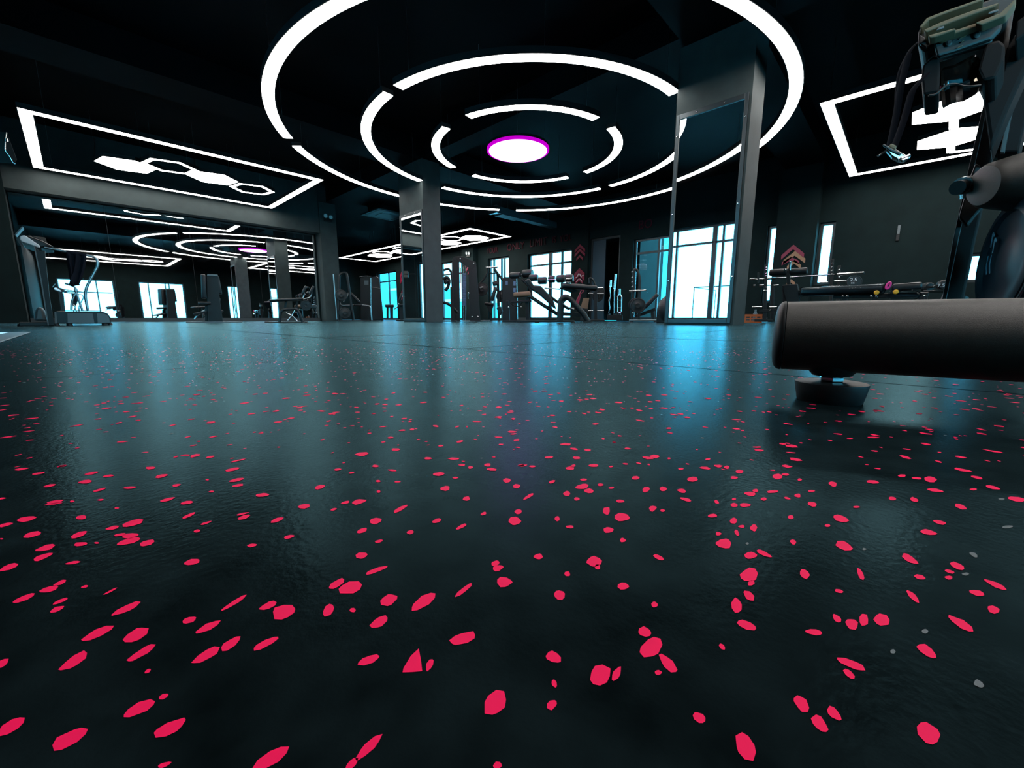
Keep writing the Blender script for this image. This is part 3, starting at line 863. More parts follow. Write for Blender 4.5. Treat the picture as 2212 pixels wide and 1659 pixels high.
# --- office chair far left, and a stack of things seen in the mirror only is left out
# --- annex behind the mirror column: press frame and weight tower
r = R2(758, 15.4)
t = r.thing('plate_loaded_press', 'dark press machine with an A shaped frame beyond the mirror wall', 'gym machine')
for dy in (-.35, .35):
    r.tu(t, 'a_frame', 'frame', [(731, 693, dy), (732, 640, dy), (733, 592, dy), (748, 587, dy), (752, 610, dy), (758, 655, dy), (764, 693, dy)], .045, br=.15)
r.tu(t, 'lower_arm', 'steel', [(728, 640), (736, 660), (778, 658), (800, 661), (803, 692)], .03, br=.1)
r.pad(t, 'back_pad', 'pad', (757, 633), (777, 654), .5, .09)
r.pad(t, 'seat', 'pad', (764, 659), (782, 659), .45, .07)
r.be(t, 'base_rail', 'frame', (727, 693), (812, 693), .8, .05)
r.plate(t, 'weight_plate', 'black', (737, 638, -.45), .20, .05)
r.plate(t, 'weight_plate', 'black', (745, 676, -.45), .20, .05)
r.tu(t, 'handle', 'steel', [(742, 652, -.2), (751, 640, -.2), (754, 628, -.2)], .02)
r.tu(t, 'handle', 'steel', [(728, 690, -.4), (724, 640, -.4), (720, 592, -.4)], .02)
r.feet(t, [(732, -.35), (764, -.35), (732, .35), (764, .35)], .05)
r = R2(802, 17.2)
t = r.thing('weight_stack_tower', 'dark weight tower with a rounded shroud beyond the mirror wall', 'gym machine')
r.poly(t, 'shroud', 'plastic', [(800, 692), (802, 598), (812, 595), (820, 602), (824, 640), (829, 692)], -.3, .3, .03)
r.poly(t, 'guide_cabinet', 'frame', [(779, 692), (778, 602), (782, 597), (800, 596), (800, 692)], -.25, .25, .01)
r.poly(t, 'instruction_sign', 'silver', [(787, 615), (787, 606), (796, 606), (796, 615)], -.265, -.252, .001)
r.tu(t, 'top_bar', 'chrome', [(776, 598, -.28), (790, 596, -.28), (802, 597, -.28)], .02)
r.tu(t, 'side_bar', 'chrome', [(801, 600, -.3), (801, 660, -.3), (802, 690, -.3)], .018)
r.be(t, 'cross_bar', 'chrome', (803, 620, -.32), (821, 623, -.32), .03, .02)
r.feet(t, [(782, -.2), (826, -.25), (782, .2), (826, .25)], .05)
r = R2(848, 17.5)
t = r.thing('flat_bench', 'small bench on two posts by the farthest left window', 'bench')
r.pad(t, 'bench_pad', 'pad', (832, 661), (851, 661), .35, .12)
for px in (837, 847):
    r.be(t, 'leg', 'frame', (px, 690), (px, 664), .09, .09)
r.be(t, 'base_rail', 'silver', (831, 690), (856, 690), .5, .05)
r = R2(862, 15.0)
t = r.thing('curl_machine', 'small dark machine with a slanted pad left of the mirror column', 'gym machine')
r.pad(t, 'seat', 'pad', (860, 659), (874, 659), .4, .07)
r.pad(t, 'back_pad', 'pad', (862, 652), (868, 634), .35, .08)
r.be(t, 'post', 'frame', (867, 692), (867, 660), .10, .10)
r.be(t, 'base_rail', 'frame', (856, 692), (876, 692), .6, .05)
r.tu(t, 'lever', 'steel', [(851, 668), (858, 664), (862, 655)], .02)

# --- big weight stack tower right of the mirror column
r = R2(1010, 13.6)
t = r.thing('cable_tower', 'tall slanted weight stack tower with blue plates right of the mirror column', 'gym machine')
for dy in (-.26, .26):
    r.poly(t, 'side_post', 'frame', [(980, 696), (977, 559), (982, 554), (992, 553), (994, 696)], dy - .04, dy + .04, .006)
    p = r.poly(t, 'side_post', 'frame', [(1015, 696), (1012, 580), (1024, 566), (1029, 570), (1038, 696)], dy - .04, dy + .04, .006)
    r.poly(t, 'top_arm', 'frame', [(988, 562), (984, 554), (996, 553), (1028, 566), (1029, 572), (1018, 582)], dy - .045, dy + .045, .006)
    if dy < 0:
        for q in ((995, 559), (1023, 569), (1019, 684), (1032, 684)):
            r.bolt(t, q[0], q[1], dy - .045, .022)
r.be(t, 'base_plate', 'frame', (978, 695), (1041, 695), .7, .05)
for k in range(13):
    y0 = 590 + k * 5.4
    r.poly(t, 'weight_plate', 'weight', [(999, y0 + 4.9), (999, y0), (1007, y0), (1007, y0 + 4.9)], -.12, .12, .004)
r.tu(t, 'guide_rod', 'chrome', [(1001, 576, 0), (1002, 694, 0)], .013)
r.tu(t, 'guide_rod', 'chrome', [(1006, 576, 0), (1006, 694, 0)], .013)
r.poly(t, 'selector_card', 'crimson', [(993, 612), (993, 578), (995.5, 578), (995.5, 612)], -.2, -.19, .001)
r.tu(t, 'handle_loop', 'chrome', [(1012, 645, -.3), (1010.5, 639, -.3), (1012, 631, -.3), (1014, 634, -.3)], .012)
r.be(t, 'front_sill', 'silver', (998, 696, -.4), (1027, 696, -.4), .06, .03)
r = R2(966, 12.6)
t = r.thing('triceps_machine', 'dark machine with curved arms close behind the mirror column, at its right', 'gym machine')
r.tu(t, 'curved_arm', 'frame', [(958, 584), (969, 580), (975, 588), (977, 606), (978, 640)], .035, br=.12)
r.tu(t, 'curved_arm', 'frame', [(957, 604), (966, 598), (971, 606), (968, 620), (962, 628)], .05, br=.1)
r.tu(t, 'lower_arm', 'frame', [(958, 653), (970, 657), (982, 668), (989, 676)], .045, br=.1)
r.be(t, 'post', 'frame', (978, 696), (976, 620), .10, .10)
r.be(t, 'base_rail', 'frame', (952, 694), (986, 694), .5, .06)
r.pad(t, 'arm_pad', 'pad', (960, 612), (968, 606), .35, .10)
r.feet(t, [(960, -.2), (984, -.2)], .05)

# --- lat machine with raised arms
r = R2(1066, 14.4)
t = r.thing('pulldown_machine', 'machine with a raised steel handle frame and seat before the narrow window', 'gym machine')
r.tu(t, 'top_handle', 'chrome', [(1050, 578, -.3), (1062, 578, -.3), (1075, 576.5, -.3)], .028)
r.tu(t, 'lever_arm', 'frame', [(1054, 580, -.2), (1053, 590, -.2), (1046, 603, -.2), (1035, 614, -.2)], .035, br=.1)
r.tu(t, 'lever_arm', 'frame', [(1067, 580, .1), (1074, 590, .1), (1084, 602, .1), (1092, 613, .1)], .045, br=.1)
r.tu(t, 'cross_link', 'frame', [(1057, 589, -.2), (1066, 591, -.2), (1073, 589, -.2)], .02)
r.be(t, 'mast', 'frame', (1078, 696), (1075, 592), .10, .10, .2)
r.pad(t, 'head_pad', 'pad', (1064, 614), (1076, 611), .3, .14)
r.pad(t, 'back_pad', 'pad', (1062, 650), (1071, 621), .38, .12)
r.pad(t, 'seat', 'pad', (1047, 656), (1066, 658), .4, .09)
r.poly(t, 'seat_bracket', 'frame', [(1050, 660), (1066, 660), (1062, 680), (1056, 672)], -.15, .15, .01)
r.be(t, 'seat_post', 'frame', (1061, 695), (1061, 662), .12, .10)
r.be(t, 'weight_horn', 'chrome', (1036, 622, -.3), (1044, 621, -.3), .05, .05)
r.plate(t, 'weight_plate', 'black', (1041, 625, -.25), .22, .05)
r.plate(t, 'weight_plate', 'black', (1085, 640, .3), .22, .05)
r.be(t, 'base_rail', 'frame', (1040, 694), (1100, 694), .7, .05)
r.feet(t, [(1046, -.3), (1096, -.3), (1046, .3), (1096, .3)], .05)
r = R2(1105, 13.4)
t = r.thing('cable_cabinet', 'low dark cabinet with blue display strips between the two far windows', 'gym machine')
r.poly(t, 'cabinet', 'frame', [(1085, 695), (1085, 603), (1089, 598), (1113, 598), (1117, 603), (1118, 695)], -.2, .2, .015)
for y0 in (608, 622):
    r.poly(t, 'weight_window', 'weight', [(1109, y0 + 9), (1109, y0), (1114, y0), (1114, y0 + 9)], -.215, -.201, .001)
r.poly(t, 'weight_window', 'weight', [(1092, 615), (1092, 607), (1097, 607), (1097, 615)], -.215, -.201, .001)
r.tu(t, 'chrome_rail', 'chrome', [(1116, 602, -.23), (1117, 640, -.23), (1118, 690, -.23)], .015)
r.feet(t, [(1088, -.15), (1115, -.15)], .05)

# --- the bench group in the middle
r = R2(1128, 11.2)
t = r.thing('leg_extension', 'machine with a tan seat and two black roller pads in the middle', 'gym machine')
r.roll(t, 'roller_pad', 'pad', (1113, 595), .085, .15, (1, -.5, 0))
r.roll(t, 'roller_pad', 'pad', (1140, 591), .105, .14, (1, -.5, 0))
r.tu(t, 'roller_axle', 'chrome', [(1100, 597, .05), (1150, 589, -.05)], .016)
r.pad(t, 'seat', 'tan', (1109, 638), (1146, 635), .42, .13, 0, .05)
r.be(t, 'seat_frame', 'frame', (1104, 653), (1148, 650), .30, .05)
r.be(t, 'seat_post', 'frame', (1140, 694), (1138, 644), .11, .09)
r.tu(t, 'roller_arm', 'frame', [(1128, 604), (1140, 615), (1147, 626), (1148, 640)], .035, br=.1)
r.tu(t, 'brace', 'frame', [(1102, 655, -.1), (1116, 664, -.1), (1128, 654, -.1)], .016, br=.1)
r.poly(t, 'lever_plate', 'frame', [(1072, 665), (1080, 660), (1086, 672), (1080, 682)], -.1, .1, .02)
r.bolt(t, 1099, 664, -.16, .022); r.bolt(t, 1125, 663, -.16, .022); r.bolt(t, 1147, 639, -.16, .02)
r.be(t, 'front_post', 'frame', (1098, 694), (1096, 650), .10, .08)
r.be(t, 'base_rail', 'frame', (1085, 694), (1165, 694), .10, .05, -.25)
r.be(t, 'base_rail', 'frame', (1085, 694), (1165, 694), .10, .05, .25)
r.feet(t, [(1116, -.25), (1162, -.25), (1116, .25), (1162, .25)], .045)
r = R2(1190, 9.5)
t = r.thing('hyperextension_bench', 'long slanted bench with a row of black rollers and arched legs in the middle', 'gym machine')
for k, (px, py, rr, hf) in enumerate(((1153, 600, .075, .10), (1172, 606, .082, .10), (1192, 603, .078, .08), (1212, 602, .085, .10), (1229, 601, .088, .10))):
    r.roll(t, 'roller_pad', 'pad', (px, py, (-.1 if k % 2 else .1)), rr, hf, (1, -.25, 0))
r.tu(t, 'roller_axle', 'chrome', [(1145, 603, .1), (1190, 605, 0), (1238, 601, -.05)], .014)
bp = r.pad(t, 'thigh_pad', 'pad', (1214, 617), (1290, 623), .24, .11, -.15, .045)
r.poly(t, 'pad_bracket', 'frame', [(1208, 622), (1218, 617), (1235, 622), (1250, 629), (1235, 632)], -.1, .1, .02)
r.be(t, 'pad_collar', 'chrome', (1222, 611, -.15), (1233, 611, -.15), .26, .018)
r.poly(t, 'back_board', 'pad', [(1133, 606), (1143, 601), (1153, 616), (1168, 617), (1184, 634), (1196, 650), (1202, 668), (1196, 665), (1180, 650), (1162, 634), (1147, 625)], -.22, .10, .025)
r.tu(t, 'diagonal_beam', 'frame', [(1146, 641, -.05), (1170, 657, -.05), (1205, 679, -.05)], .042)
r.tu(t, 'diagonal_beam', 'frame', [(1188, 640, .15), (1205, 653, .15), (1230, 668, .15)], .032)
r.tu(t, 'arched_leg', 'frame', [(1208, 694, -.30), (1211, 647, -.30), (1221, 640, -.30), (1232, 646, -.30), (1262, 680, -.30), (1270, 694, -.30)], .058, br=.16, n=12)
r.tu(t, 'arched_leg', 'frame', [(1212, 694, .30), (1215, 650, .30), (1225, 643, .30), (1236, 650, .30), (1264, 682, .30), (1272, 694, .30)], .05, br=.16)
r.be(t, 'cross_beam', 'frame', (1205, 678), (1262, 680), .10, .08, 0)
r.tu(t, 'lever', 'steel', [(1216, 656, -.36), (1226, 664, -.36), (1240, 668, -.36)], .015)
r.pad(t, 'foot_pad', 'rubberblk', (1222, 665), (1242, 667), .3, .05)
r.bolt(t, 1241, 667, -.2, .02); r.bolt(t, 1217, 694 - 20, -.37, .014)
for dy in (-.30, .30):
    r.be(t, 'base_rail', 'frame', (1115, 694, dy), (1240, 694, dy), .09, .05)
r.be(t, 'base_rail', 'frame', (1258, 695, -.3), (1280, 695, -.3), .12, .03)
r.tu(t, 'handle', 'steel', [(1176, 622, -.3), (1210, 625, -.3)], .014)
r.tu(t, 'back_handle', 'frame', [(1272, 612, .15), (1273, 600, .15), (1280, 603, .15), (1286, 616, .15)], .022, br=.08)
r.feet(t, [(1122, -.3), (1160, -.3), (1238, -.3), (1122, .3), (1238, .3)], .045)
# --- storage stand with dumbbells behind the bench
r = R2(1286, 12.0)
t = r.thing('plate_rack', 'steel plate rack with horns standing right of the long slanted bench', 'rack')
r.be(t, 'upright', 'frame', (1287, 692), (1287, 620), .09, .09)
r.be(t, 'base_rail', 'frame', (1268, 692), (1306, 692), .6, .05)
for y in (634, 671):
    r.tu(t, 'horn', 'chrome', [(1271, y, -.1), (1281, y, -.1)], .022)
    r.tu(t, 'horn', 'chrome', [(1290, y, -.1), (1304, y, -.1)], .022)
r.tu(t, 'horn', 'chrome', [(1288, 622, -.1), (1303, 622, -.1)], .024)
for px, py in ((1295, 633), (1291, 640)):
    r.plate(t, 'weight_plate', 'black', (px, py, .12), .16, .05)
for i, (px, py, m, lb) in enumerate(((1248, 641, 'crimson', 'crimson cloth bag leaning against the wall behind the long slanted bench'),)):
    rr = R2(px, 12.6)
    t = rr.thing('gym_bag', lb, 'bag')
    bm = B(); prism(bm, [rr(1243, 658), rr(1245, 648), rr(1254, 631), rr(1256, 632), rr(1252, 650), rr(1249, 660)], (0, .10, 0)); ob('bag', bm, m, t, bevel=.03, seg=3)
    bm = B(); tube(bm, bend([rr(1250, 640), rr(1256, 626), rr(1262, 628), rr(1256, 634)], .05), .012, 8); ob('strap', bm, m, t)
    rr = R2(1263, 12.4)
    t = rr.thing('cardboard_sheet', 'tan cardboard sheet leaning behind the long slanted bench', 'cardboard')
    bm = B(); prism(bm, [rr(1254, 665), rr(1260, 644), rr(1273, 644), rr(1269, 668)], (0, .03, 0)); ob('sheet', bm, 'tan', t, bevel=.004)
    bm = B(); prism(bm, [rr(1253, 692), rr(1256, 664), rr(1270, 667), rr(1270, 692)], (0, .06, 0)); ob('lower_sheet', bm, 'frame', t)

# --- barbell stand by the steel door: one bar each
r = R2(1327, 12.4)
t = r.thing('barbell_stand', 'low black stand holding the upright bars by the steel door', 'rack')
r.poly(t, 'base', 'frame', [(1311, 692), (1312, 680), (1344, 680), (1345, 692)], -.2, .2, .01)
for px in (1315.5, 1326.5, 1338):
    p = r(px, 680); bm = B(); lathe(bm, [(.032, 0), (.032, .05), (.024, .05)], 12, Matrix.Translation((p.x, 0, p.z - .005))); ob('sleeve', bm, 'frame', t)
def bar(label, pts, sl, rr, loop=None):
    t = r.thing('barbell', label, 'barbell', 'bars in the upright stand')
    bm = B(); tube(bm, bend([r(a, b) for a, b in pts], .04), rr, 10); ob('shaft', bm, 'chrome', t, smooth=True)
    for a, b in sl:
        bm = B(); rod(bm, r(*a), r(*b), .032, 14); s_ = ob('sleeve', bm, 'chrome', t, smooth=True)
        bm = B(); rod(bm, r(a[0], a[1] + 1.0), r(a[0], a[1] - 1.2), .043, 14); ob('collar', bm, 'chrome', s_)
    return t
bar('chrome bar with wavy grip standing in the stand, leftmost of three', [(1315, 677), (1317, 665), (1315, 652), (1318.5, 640), (1317, 630), (1318.5, 619)], [((1318.5, 619), (1319.5, 605))], .018)
bar('long straight chrome bar standing in the stand, middle of three', [(1326.5, 677), (1327, 630), (1329, 622)], [((1327.5, 624), (1330.5, 592))], .022)
t = bar('hexagon trap bar with cross grips in the stand, rightmost of three', [(1338, 679), (1338, 676)], [((1338, 637), (1338.5, 624))], .02)
bm = B(); tube(bm, bend([r(1338, 676), r(1333.5, 674), r(1333.5, 641), r(1336, 638), r(1340, 638), r(1342.5, 641), r(1342, 674), r(1338, 676)], .02), .018, 8); ob('cage', bm, 'chrome', t, smooth=True)
for y in (649, 665):
    bm = B(); rod(bm, r(1333.5, y), r(1342.3, y), .014, 8); ob('grip', bm, 'chrome', t)

# --- incline bench with rack
r = R2(1392, 11.0)
t = r.thing('incline_bench', 'black incline bench with a slim upright frame before the window by the ball', 'bench')
for dy in (-.30, .30):
    r.tu(t, 'upright', 'frame', [(1366, 692, dy), (1368, 640, dy), (1370, 582, dy), (1376, 583, dy), (1382, 600, dy), (1381, 650, dy), (1380, 692, dy)], .036, br=.14)
r.tu(t, 'cross_bar', 'chrome', [(1359, 629, -.36), (1378, 628, -.36), (1396, 627, -.36)], .022)
for y in (588, 600, 610, 620):
    r.be(t, 'bar_hook', 'steel', (1364, y, -.33), (1368, y - 1, -.33), .05, .03)
r.pad(t, 'back_pad', 'pad', (1392, 665), (1421, 636), .32, .10, -.1, .03)
r.pad(t, 'seat', 'pad', (1375, 668), (1392, 668), .34, .09, -.1, .03)
r.be(t, 'bench_beam', 'frame', (1372, 684), (1416, 668), .09, .08)
r.be(t, 'rear_leg', 'frame', (1411, 692), (1408, 668), .09, .08)
r.be(t, 'base_rail', 'steel', (1360, 692), (1420, 692), .7, .05)
r.plate(t, 'weight_plate', 'black', (1371, 658, -.42), .16, .05)
r.plate(t, 'weight_plate', 'black', (1378, 660, -.48), .19, .05)
r.tu(t, 'plate_horn', 'chrome', [(1371, 658, -.2), (1371, 658, -.55)], .025)
r.be(t, 'lever', 'chrome', (1366, 677, -.4), (1371, 672, -.4), .03, .03)
r.feet(t, [(1364, -.3), (1416, -.3), (1364, .3), (1416, .3)], .045)
r = R2(1452, 8.6)
t = r.thing('exercise_ball', 'large black exercise ball half hidden by the right hand mirror column', 'ball')
bm = B()
lathe(bm, [(.30 * math.sin(math.pi * k / 20) + .0005, .30 - .30 * math.cos(math.pi * k / 20)) for k in range(21)], 32)
ob('ball', bm, 'rubberblk', t, smooth=True)
bm = B(); lathe(bm, [(.3006, .25), (.303, .27), (.303, .33), (.3006, .35)], 32); ob('ridge', bm, 'rubberblk', t, smooth=True)
r = R2(1438, 9.6)
t = r.thing('kettlebell', 'pink kettlebell on the plyo box behind the exercise ball', 'kettlebell')
p = r(1438, 650)
bm = B(); lathe(bm, [(.03, 0), (.06, .02), (.075, .07), (.055, .12), (.02, .135)], 20, Matrix.Translation((p.x, 0, .33))); ob('bell', bm, 'pink', t, smooth=True)
bm = B(); tube(bm, bend([(p.x - .045, 0, .44), (p.x - .05, 0, .53), (p.x + .05, 0, .53), (p.x + .045, 0, .44)], .03), .013, 8); ob('handle', bm, 'pink', t, smooth=True)
t = r.thing('plyo_box', 'small dark box behind the exercise ball', 'box')
bm = B(); box(bm, -.2, .25, -.18, .22, 0, .33); ob('box', bm, 'frame', t, bevel=.01)

# --- right side, between the column and the black machine
r = R2(1654, 8.8)
t = r.thing('squat_stand', 'slim black bar stand with chrome pegs right of the right hand column', 'rack')
r.be(t, 'upright', 'frame', (1652, 692), (1655, 572), .06, .06)
r.be(t, 'base_rail', 'frame', (1630, 692), (1668, 692), .5, .05)
for y in (578, 583, 591, 596, 621, 628):
    r.bolt(t, 1655, y, -.035, .016)
for y, a, b in ((602, 1620, 1632), (602, 1640, 1648), (616, 1627, 1632), (616, 1640, 1650), (616, 1671, 1682), (663, 1624, 1646), (663, 1662, 1678)):
    r.tu(t, 'peg', 'chrome', [(a, y + .6, -.08), (b, y, -.08)], .020)
r.be(t, 'lower_arm', 'frame', (1640, 672), (1690, 670), .08, .06)
r.be(t, 'peg_plate', 'frame', (1638, 610, -.02), (1638, 588, -.02), .05, .03)
r.be(t, 'side_post', 'frame', (1668, 690, .3), (1668, 616, .3), .07, .07)
for q in (1651, 1665):
    r.bolt(t, q, 628 if q < 1660 else 670, -.05, .02)
r = R2(1627, 9.4)
t = r.thing('crate', 'orange plastic crate on the floor beside the right hand column', 'crate')
bm = B()
w, d, h = .17, .15, .19
for z0, z1 in ((.02, .05), (.085, .105), (.14, .19)):
    box(bm, -w, w, -d, -d + .012, z0, z1); box(bm, -w, w, d - .012, d, z0, z1)
    box(bm, -w, -w + .012, -d, d, z0, z1); box(bm, w - .012, w, -d, d, z0, z1)
ob('band', bm, 'orange', t)
bm = B(); box(bm, -w, w, -d, d, .0, .02); ob('bottom', bm, 'orange', t)
for x in (-w + .015, -.055, .055, w - .015):
    bm = B(); box(bm, x - .014, x + .014, -d - .003, -d + .010, .02, .19); ob('slat', bm, 'orange', t)
    bm = B(); box(bm, x - .014, x + .014, d - .010, d + .003, .02, .19); ob('slat', bm, 'orange', t)
t = r.thing('water_bottle', 'pale blue bottle standing in the orange crate', 'bottle')
bm = B(); lathe(bm, [(.04, .021), (.042, .03), (.042, .20), (.02, .25), (.02, .27)], 16, Matrix.Translation((.03, 0, 0))); ob('bottle', bm, 'ac', t, smooth=True)
bm = B(); lathe(bm, [(.022, .27), (.022, .295)], 12, Matrix.Translation((.03, 0, 0))); ob('cap', bm, 'silver', t)
# barbell on two uprights
r = R2(1800, 9.2)
t = r.thing('bar_rack', 'rack of two slotted black uprights by the right hand slit window', 'rack')
for px, py, dy in ((1798, 560, 0), (1813, 574, .25)):
    u = r.be(t, 'upright', 'frame', (px - 5, 690, dy), (px, py, dy), .07, .06)
    for k in range(4):
        r.bolt(u, px - .6 * k, py + 9 + 8 * k, dy - .035, .018)
r.be(t, 'base_rail', 'frame', (1770, 691), (1830, 691), .7, .05)
r.tu(t, 'peg', 'chrome', [(1802, 608, -.06), (1836, 607, -.06)], .022)
r.tu(t, 'peg', 'chrome', [(1772, 610, -.06), (1788, 610, -.06)], .02)
t = r.thing('barbell', 'long chrome barbell lying across the uprights on the right', 'barbell')
bm = B(); rod(bm, r(1620, 604, .9), r(1866, 588.5, -.10), .016, 12); ob('shaft', bm, 'chrome', t, smooth=True)
bm = B(); rod(bm, r(1808, 593, -.08), r(1866, 589, -.10), .028, 14); ob('sleeve', bm, 'chrome', t, smooth=True)
bm = B(); rod(bm, r(1640, 603, .85), r(1676, 601, .72), .028, 14); ob('sleeve', bm, 'chrome', t, smooth=True)
t = r.thing('weight_plate', 'small black 2.5 plate on the peg in front of the dark wall', 'weight plate')
r.plate(t, 'disc', 'black', (1845, 609, -.10), .135, .05, (.25, -1, 0))
M['num'] = mat('pale_number_paint', (0.55, 0.60, 0.62), 0.5)
def text(par, s, size, loc, rot, m, ext=.002, name='lettering', width=None):
    cu = bpy.data.curves.new(name, 'FONT')
    cu.body = s; cu.size = size; cu.extrude = ext; cu.align_x = 'CENTER'; cu.align_y = 'CENTER'
    tmp = bpy.data.objects.new('tmp_text', cu)
    COL.objects.link(tmp)
    bpy.context.view_layer.update()
    me = bpy.data.meshes.new_from_object(tmp.evaluated_get(bpy.context.evaluated_depsgraph_get()))
    bpy.data.objects.remove(tmp)
    bpy.data.curves.remove(cu)
    me.name = name
    o = bpy.data.objects.new(name, me)
    COL.objects.link(o)
    me.materials.clear()
    me.materials.append(M[m])
    o.location = loc; o.rotation_euler = rot
    if width: o.scale.x = width
    if par: o.parent = par
    return o
p = r(1843, 606, -.15)
text(t, '2.5', .10, (p.x + .005, p.y - .012, p.z + .015), (math.pi / 2, 0, -.245), 'num')
p = r(1842, 611, -.16)
text(t, 'KG', .045, (p.x, p.y - .012, p.z - .005), (math.pi / 2, 0, -.245), 'num')

# wrapped bench with post
r = R2(1830, 6.4)
t = r.thing('wrapped_bench', 'new black bench still wrapped in clear plastic, behind the round base tube', 'bench')
r.pad(t, 'bench_pad', 'pad', (1730, 631), (1909, 624), .30, .125, 0, .04)
r.pad(t, 'plastic_wrap', 'film', (1726, 631.5), (1913, 624.5), .32, .145, 0, .045)
r.pad(t, 'seat_pad', 'pad', (1925, 622), (1990, 618), .30, .10, 0, .03)
bm = B()
bagp = [(1917, 634), (1928, 626), (1950, 628), (1968, 624), (1984, 628), (1996, 636), (1978, 648), (1950, 649), (1925, 648)]
prism(bm, [r(a, b, -.20) for a, b in bagp], (0, .25, 0)); ob('plastic_bag', bm, 'film', t, bevel=.04, seg=3)
for px, py in ((1893.5, 632), (1935, 630.5)):
    p = r(px, py, -.21)
    bm = B(); disc(bm, p, (0, -1, 0), [(.031, 0), (.031, .012), (.02, .02)], 16); ob('end_cap', bm, 'yellow', t)
for px, py in ((1882, 641), (1893, 641), (1999, 639), (1830, 640), (1821, 640)):
    r.bolt(t, px, py, -.17, .018)
for px in (1825, 1890, 1990):
    r.be(t, 'leg', 'frame', (px, 697), (px, 634), .07, .06)
r.be(t, 'base_rail', 'frame', (1780, 697), (2010, 697), .09, .05)
r.be(t, 'long_beam', 'frame', (1800, 641), (2005, 636), .08, .06)
r.be(t, 'front_post', 'frame', (1696, 697), (1697, 615), .10, .08)
r.poly(t, 'bracket', 'frame', [(1689, 616), (1722, 613), (1728, 655), (1722, 660), (1700, 657)], -.08, .08, .008)
r.be(t, 'pad_post', 'frame', (1704, 618), (1702, 584), .05, .05)
r.be(t, 'adjust_pin', 'chrome', (1706, 585, -.05), (1707, 564, -.05), .03, .03)
r.roll(t, 'roller_pad', 'pad', (1681, 588), .055, .125, (1, -.1, 0))
r.roll(t, 'roller_pad', 'pad', (1725, 586), .055, .12, (1, -.1, 0))
r.bolt(t, 1695, 583, -.07, .02)
r.feet(t, [(1790, 0), (2000, 0), (1696, 0)], .04)
t = r.thing('wrist_band', 'pink rubber loop hanging on the end of the wrapped bench pad', 'band')
bm = B(); pts = [r(1919 + 4 * math.cos(a) + 3.2 * math.sin(a), 617 - 7 * math.sin(a), -.19) for a in [6.2832 * k / 20 for k in range(21)]]
tube(bm, pts, .013, 8, caps=False); ob('loop', bm, 'pink', t, smooth=True)
r = R2(2030, 6.6)
t = r.thing('dumbbell', 'black dumbbell with pale number lying beside the leaning post', 'dumbbell')
bm = B(); disc(bm, r(2034, 616, -.05), (.25, -1, 0), [(.02, 0), (.06, 0), (.075, .015), (.075, .10), (.06, .115), (.02, .118)], 14); ob('head', bm, 'black', t)
bm = B(); rod(bm, r(2034, 616, -.05), r(2012, 620, .10), .018, 10); ob('handle', bm, 'chrome', t)
bm = B(); disc(bm, r(2009, 620, .10), (-.6, 1, 0), [(.02, 0), (.06, 0), (.075, .015), (.075, .10), (.06, .115)], 14); ob('head', bm, 'black', t)
p = r(2033, 617, -.19); text(t, '7.5', .07, p, (math.pi / 2, 0, -.245), 'num')
t = r.thing('dumbbell_stand', 'low black stand under the dumbbell beside the leaning post', 'rack')
r.poly(t, 'shelf', 'frame', [(1995, 630), (1995, 627.2), (2046, 627.2), (2046, 630)], -.12, .2, .004)
for px in (1999, 2042):
    r.be(t, 'leg', 'frame', (px, 698), (px, 628), .05, .05)
# ---------------------------------------------------------------- the large black machine in the right foreground
FY = .572
r = R2(1800, FY, False)
t = r.thing('exercise_bike', 'large black exercise bike at the right edge with round base tube and disc', 'exercise machine')
# base tube: from the end cap by the foot to the right and nearer to the camera
pa = r(1693, 725, 0)
pb = r(2330, 737.5, -.139)
dv = (pb - pa).normalized()
R_ = .0460
bm = B(); tube(bm, [pa + dv * .0005, pb], R_, 48); ob('base_tube', bm, 'tube', t, smooth=True)
bm = B()
disc(bm, pa, -dv, [(R_ - .0015, 0), (R_ + .0006, .0006), (R_ + .0006, .0025), (R_ - .0004, .005), (R_ - .003, .0078), (R_ - .008, .0102), (R_ - .017, .0118), (.012, .0126), (.003, .0128)], 48)
ob('end_cap', bm, 'rubberblk', t, smooth=True)
# levelling foot
tt = min((abs((lambda v: 1106 + FPX * ((v.x + r.T) / (v.y + FY)) / (math.cos(PITCH) + math.sin(PITCH) * .045) - 1807)(pa + dv * (k * .001))), k) for k in range(300))[1] * .001
fx, fy = (pa + dv * tt).x, (pa + dv * tt).y
zb = (pa + dv * tt).z - R_
T = Matrix.Translation((fx, fy, 0))
bm = B(); lathe(bm, [(.0350, 0), (.0358, .001), (.0402, .0235), (.0400, .0252), (.0375, .0258), (.012, .0268)], 48, T); ft = ob('levelling_foot', bm, 'rubberblk', t, smooth=True)
bm = B()
lathe(bm, [(.0125, .0269), (.0138, .0278), (.0138, zb - .0075), (.0126, zb - .0066)], 6, T)
ob('lock_nut', bm, 'chrome', ft)
bm = B(); lathe(bm, [(.0075, .0268), (.0075, zb)], 20, T); ob('threaded_rod', bm, 'steel', ft, smooth=True)
bm = B()
lathe(bm, [(.0185, zb - .0055), (.0215, zb - .005), (.0265, zb + .001), (.029, zb + .012)], 36, T @ Matrix.Diagonal((1.05, .85, 1, 1))); ob('foot_socket', bm, 'black', t, smooth=True)
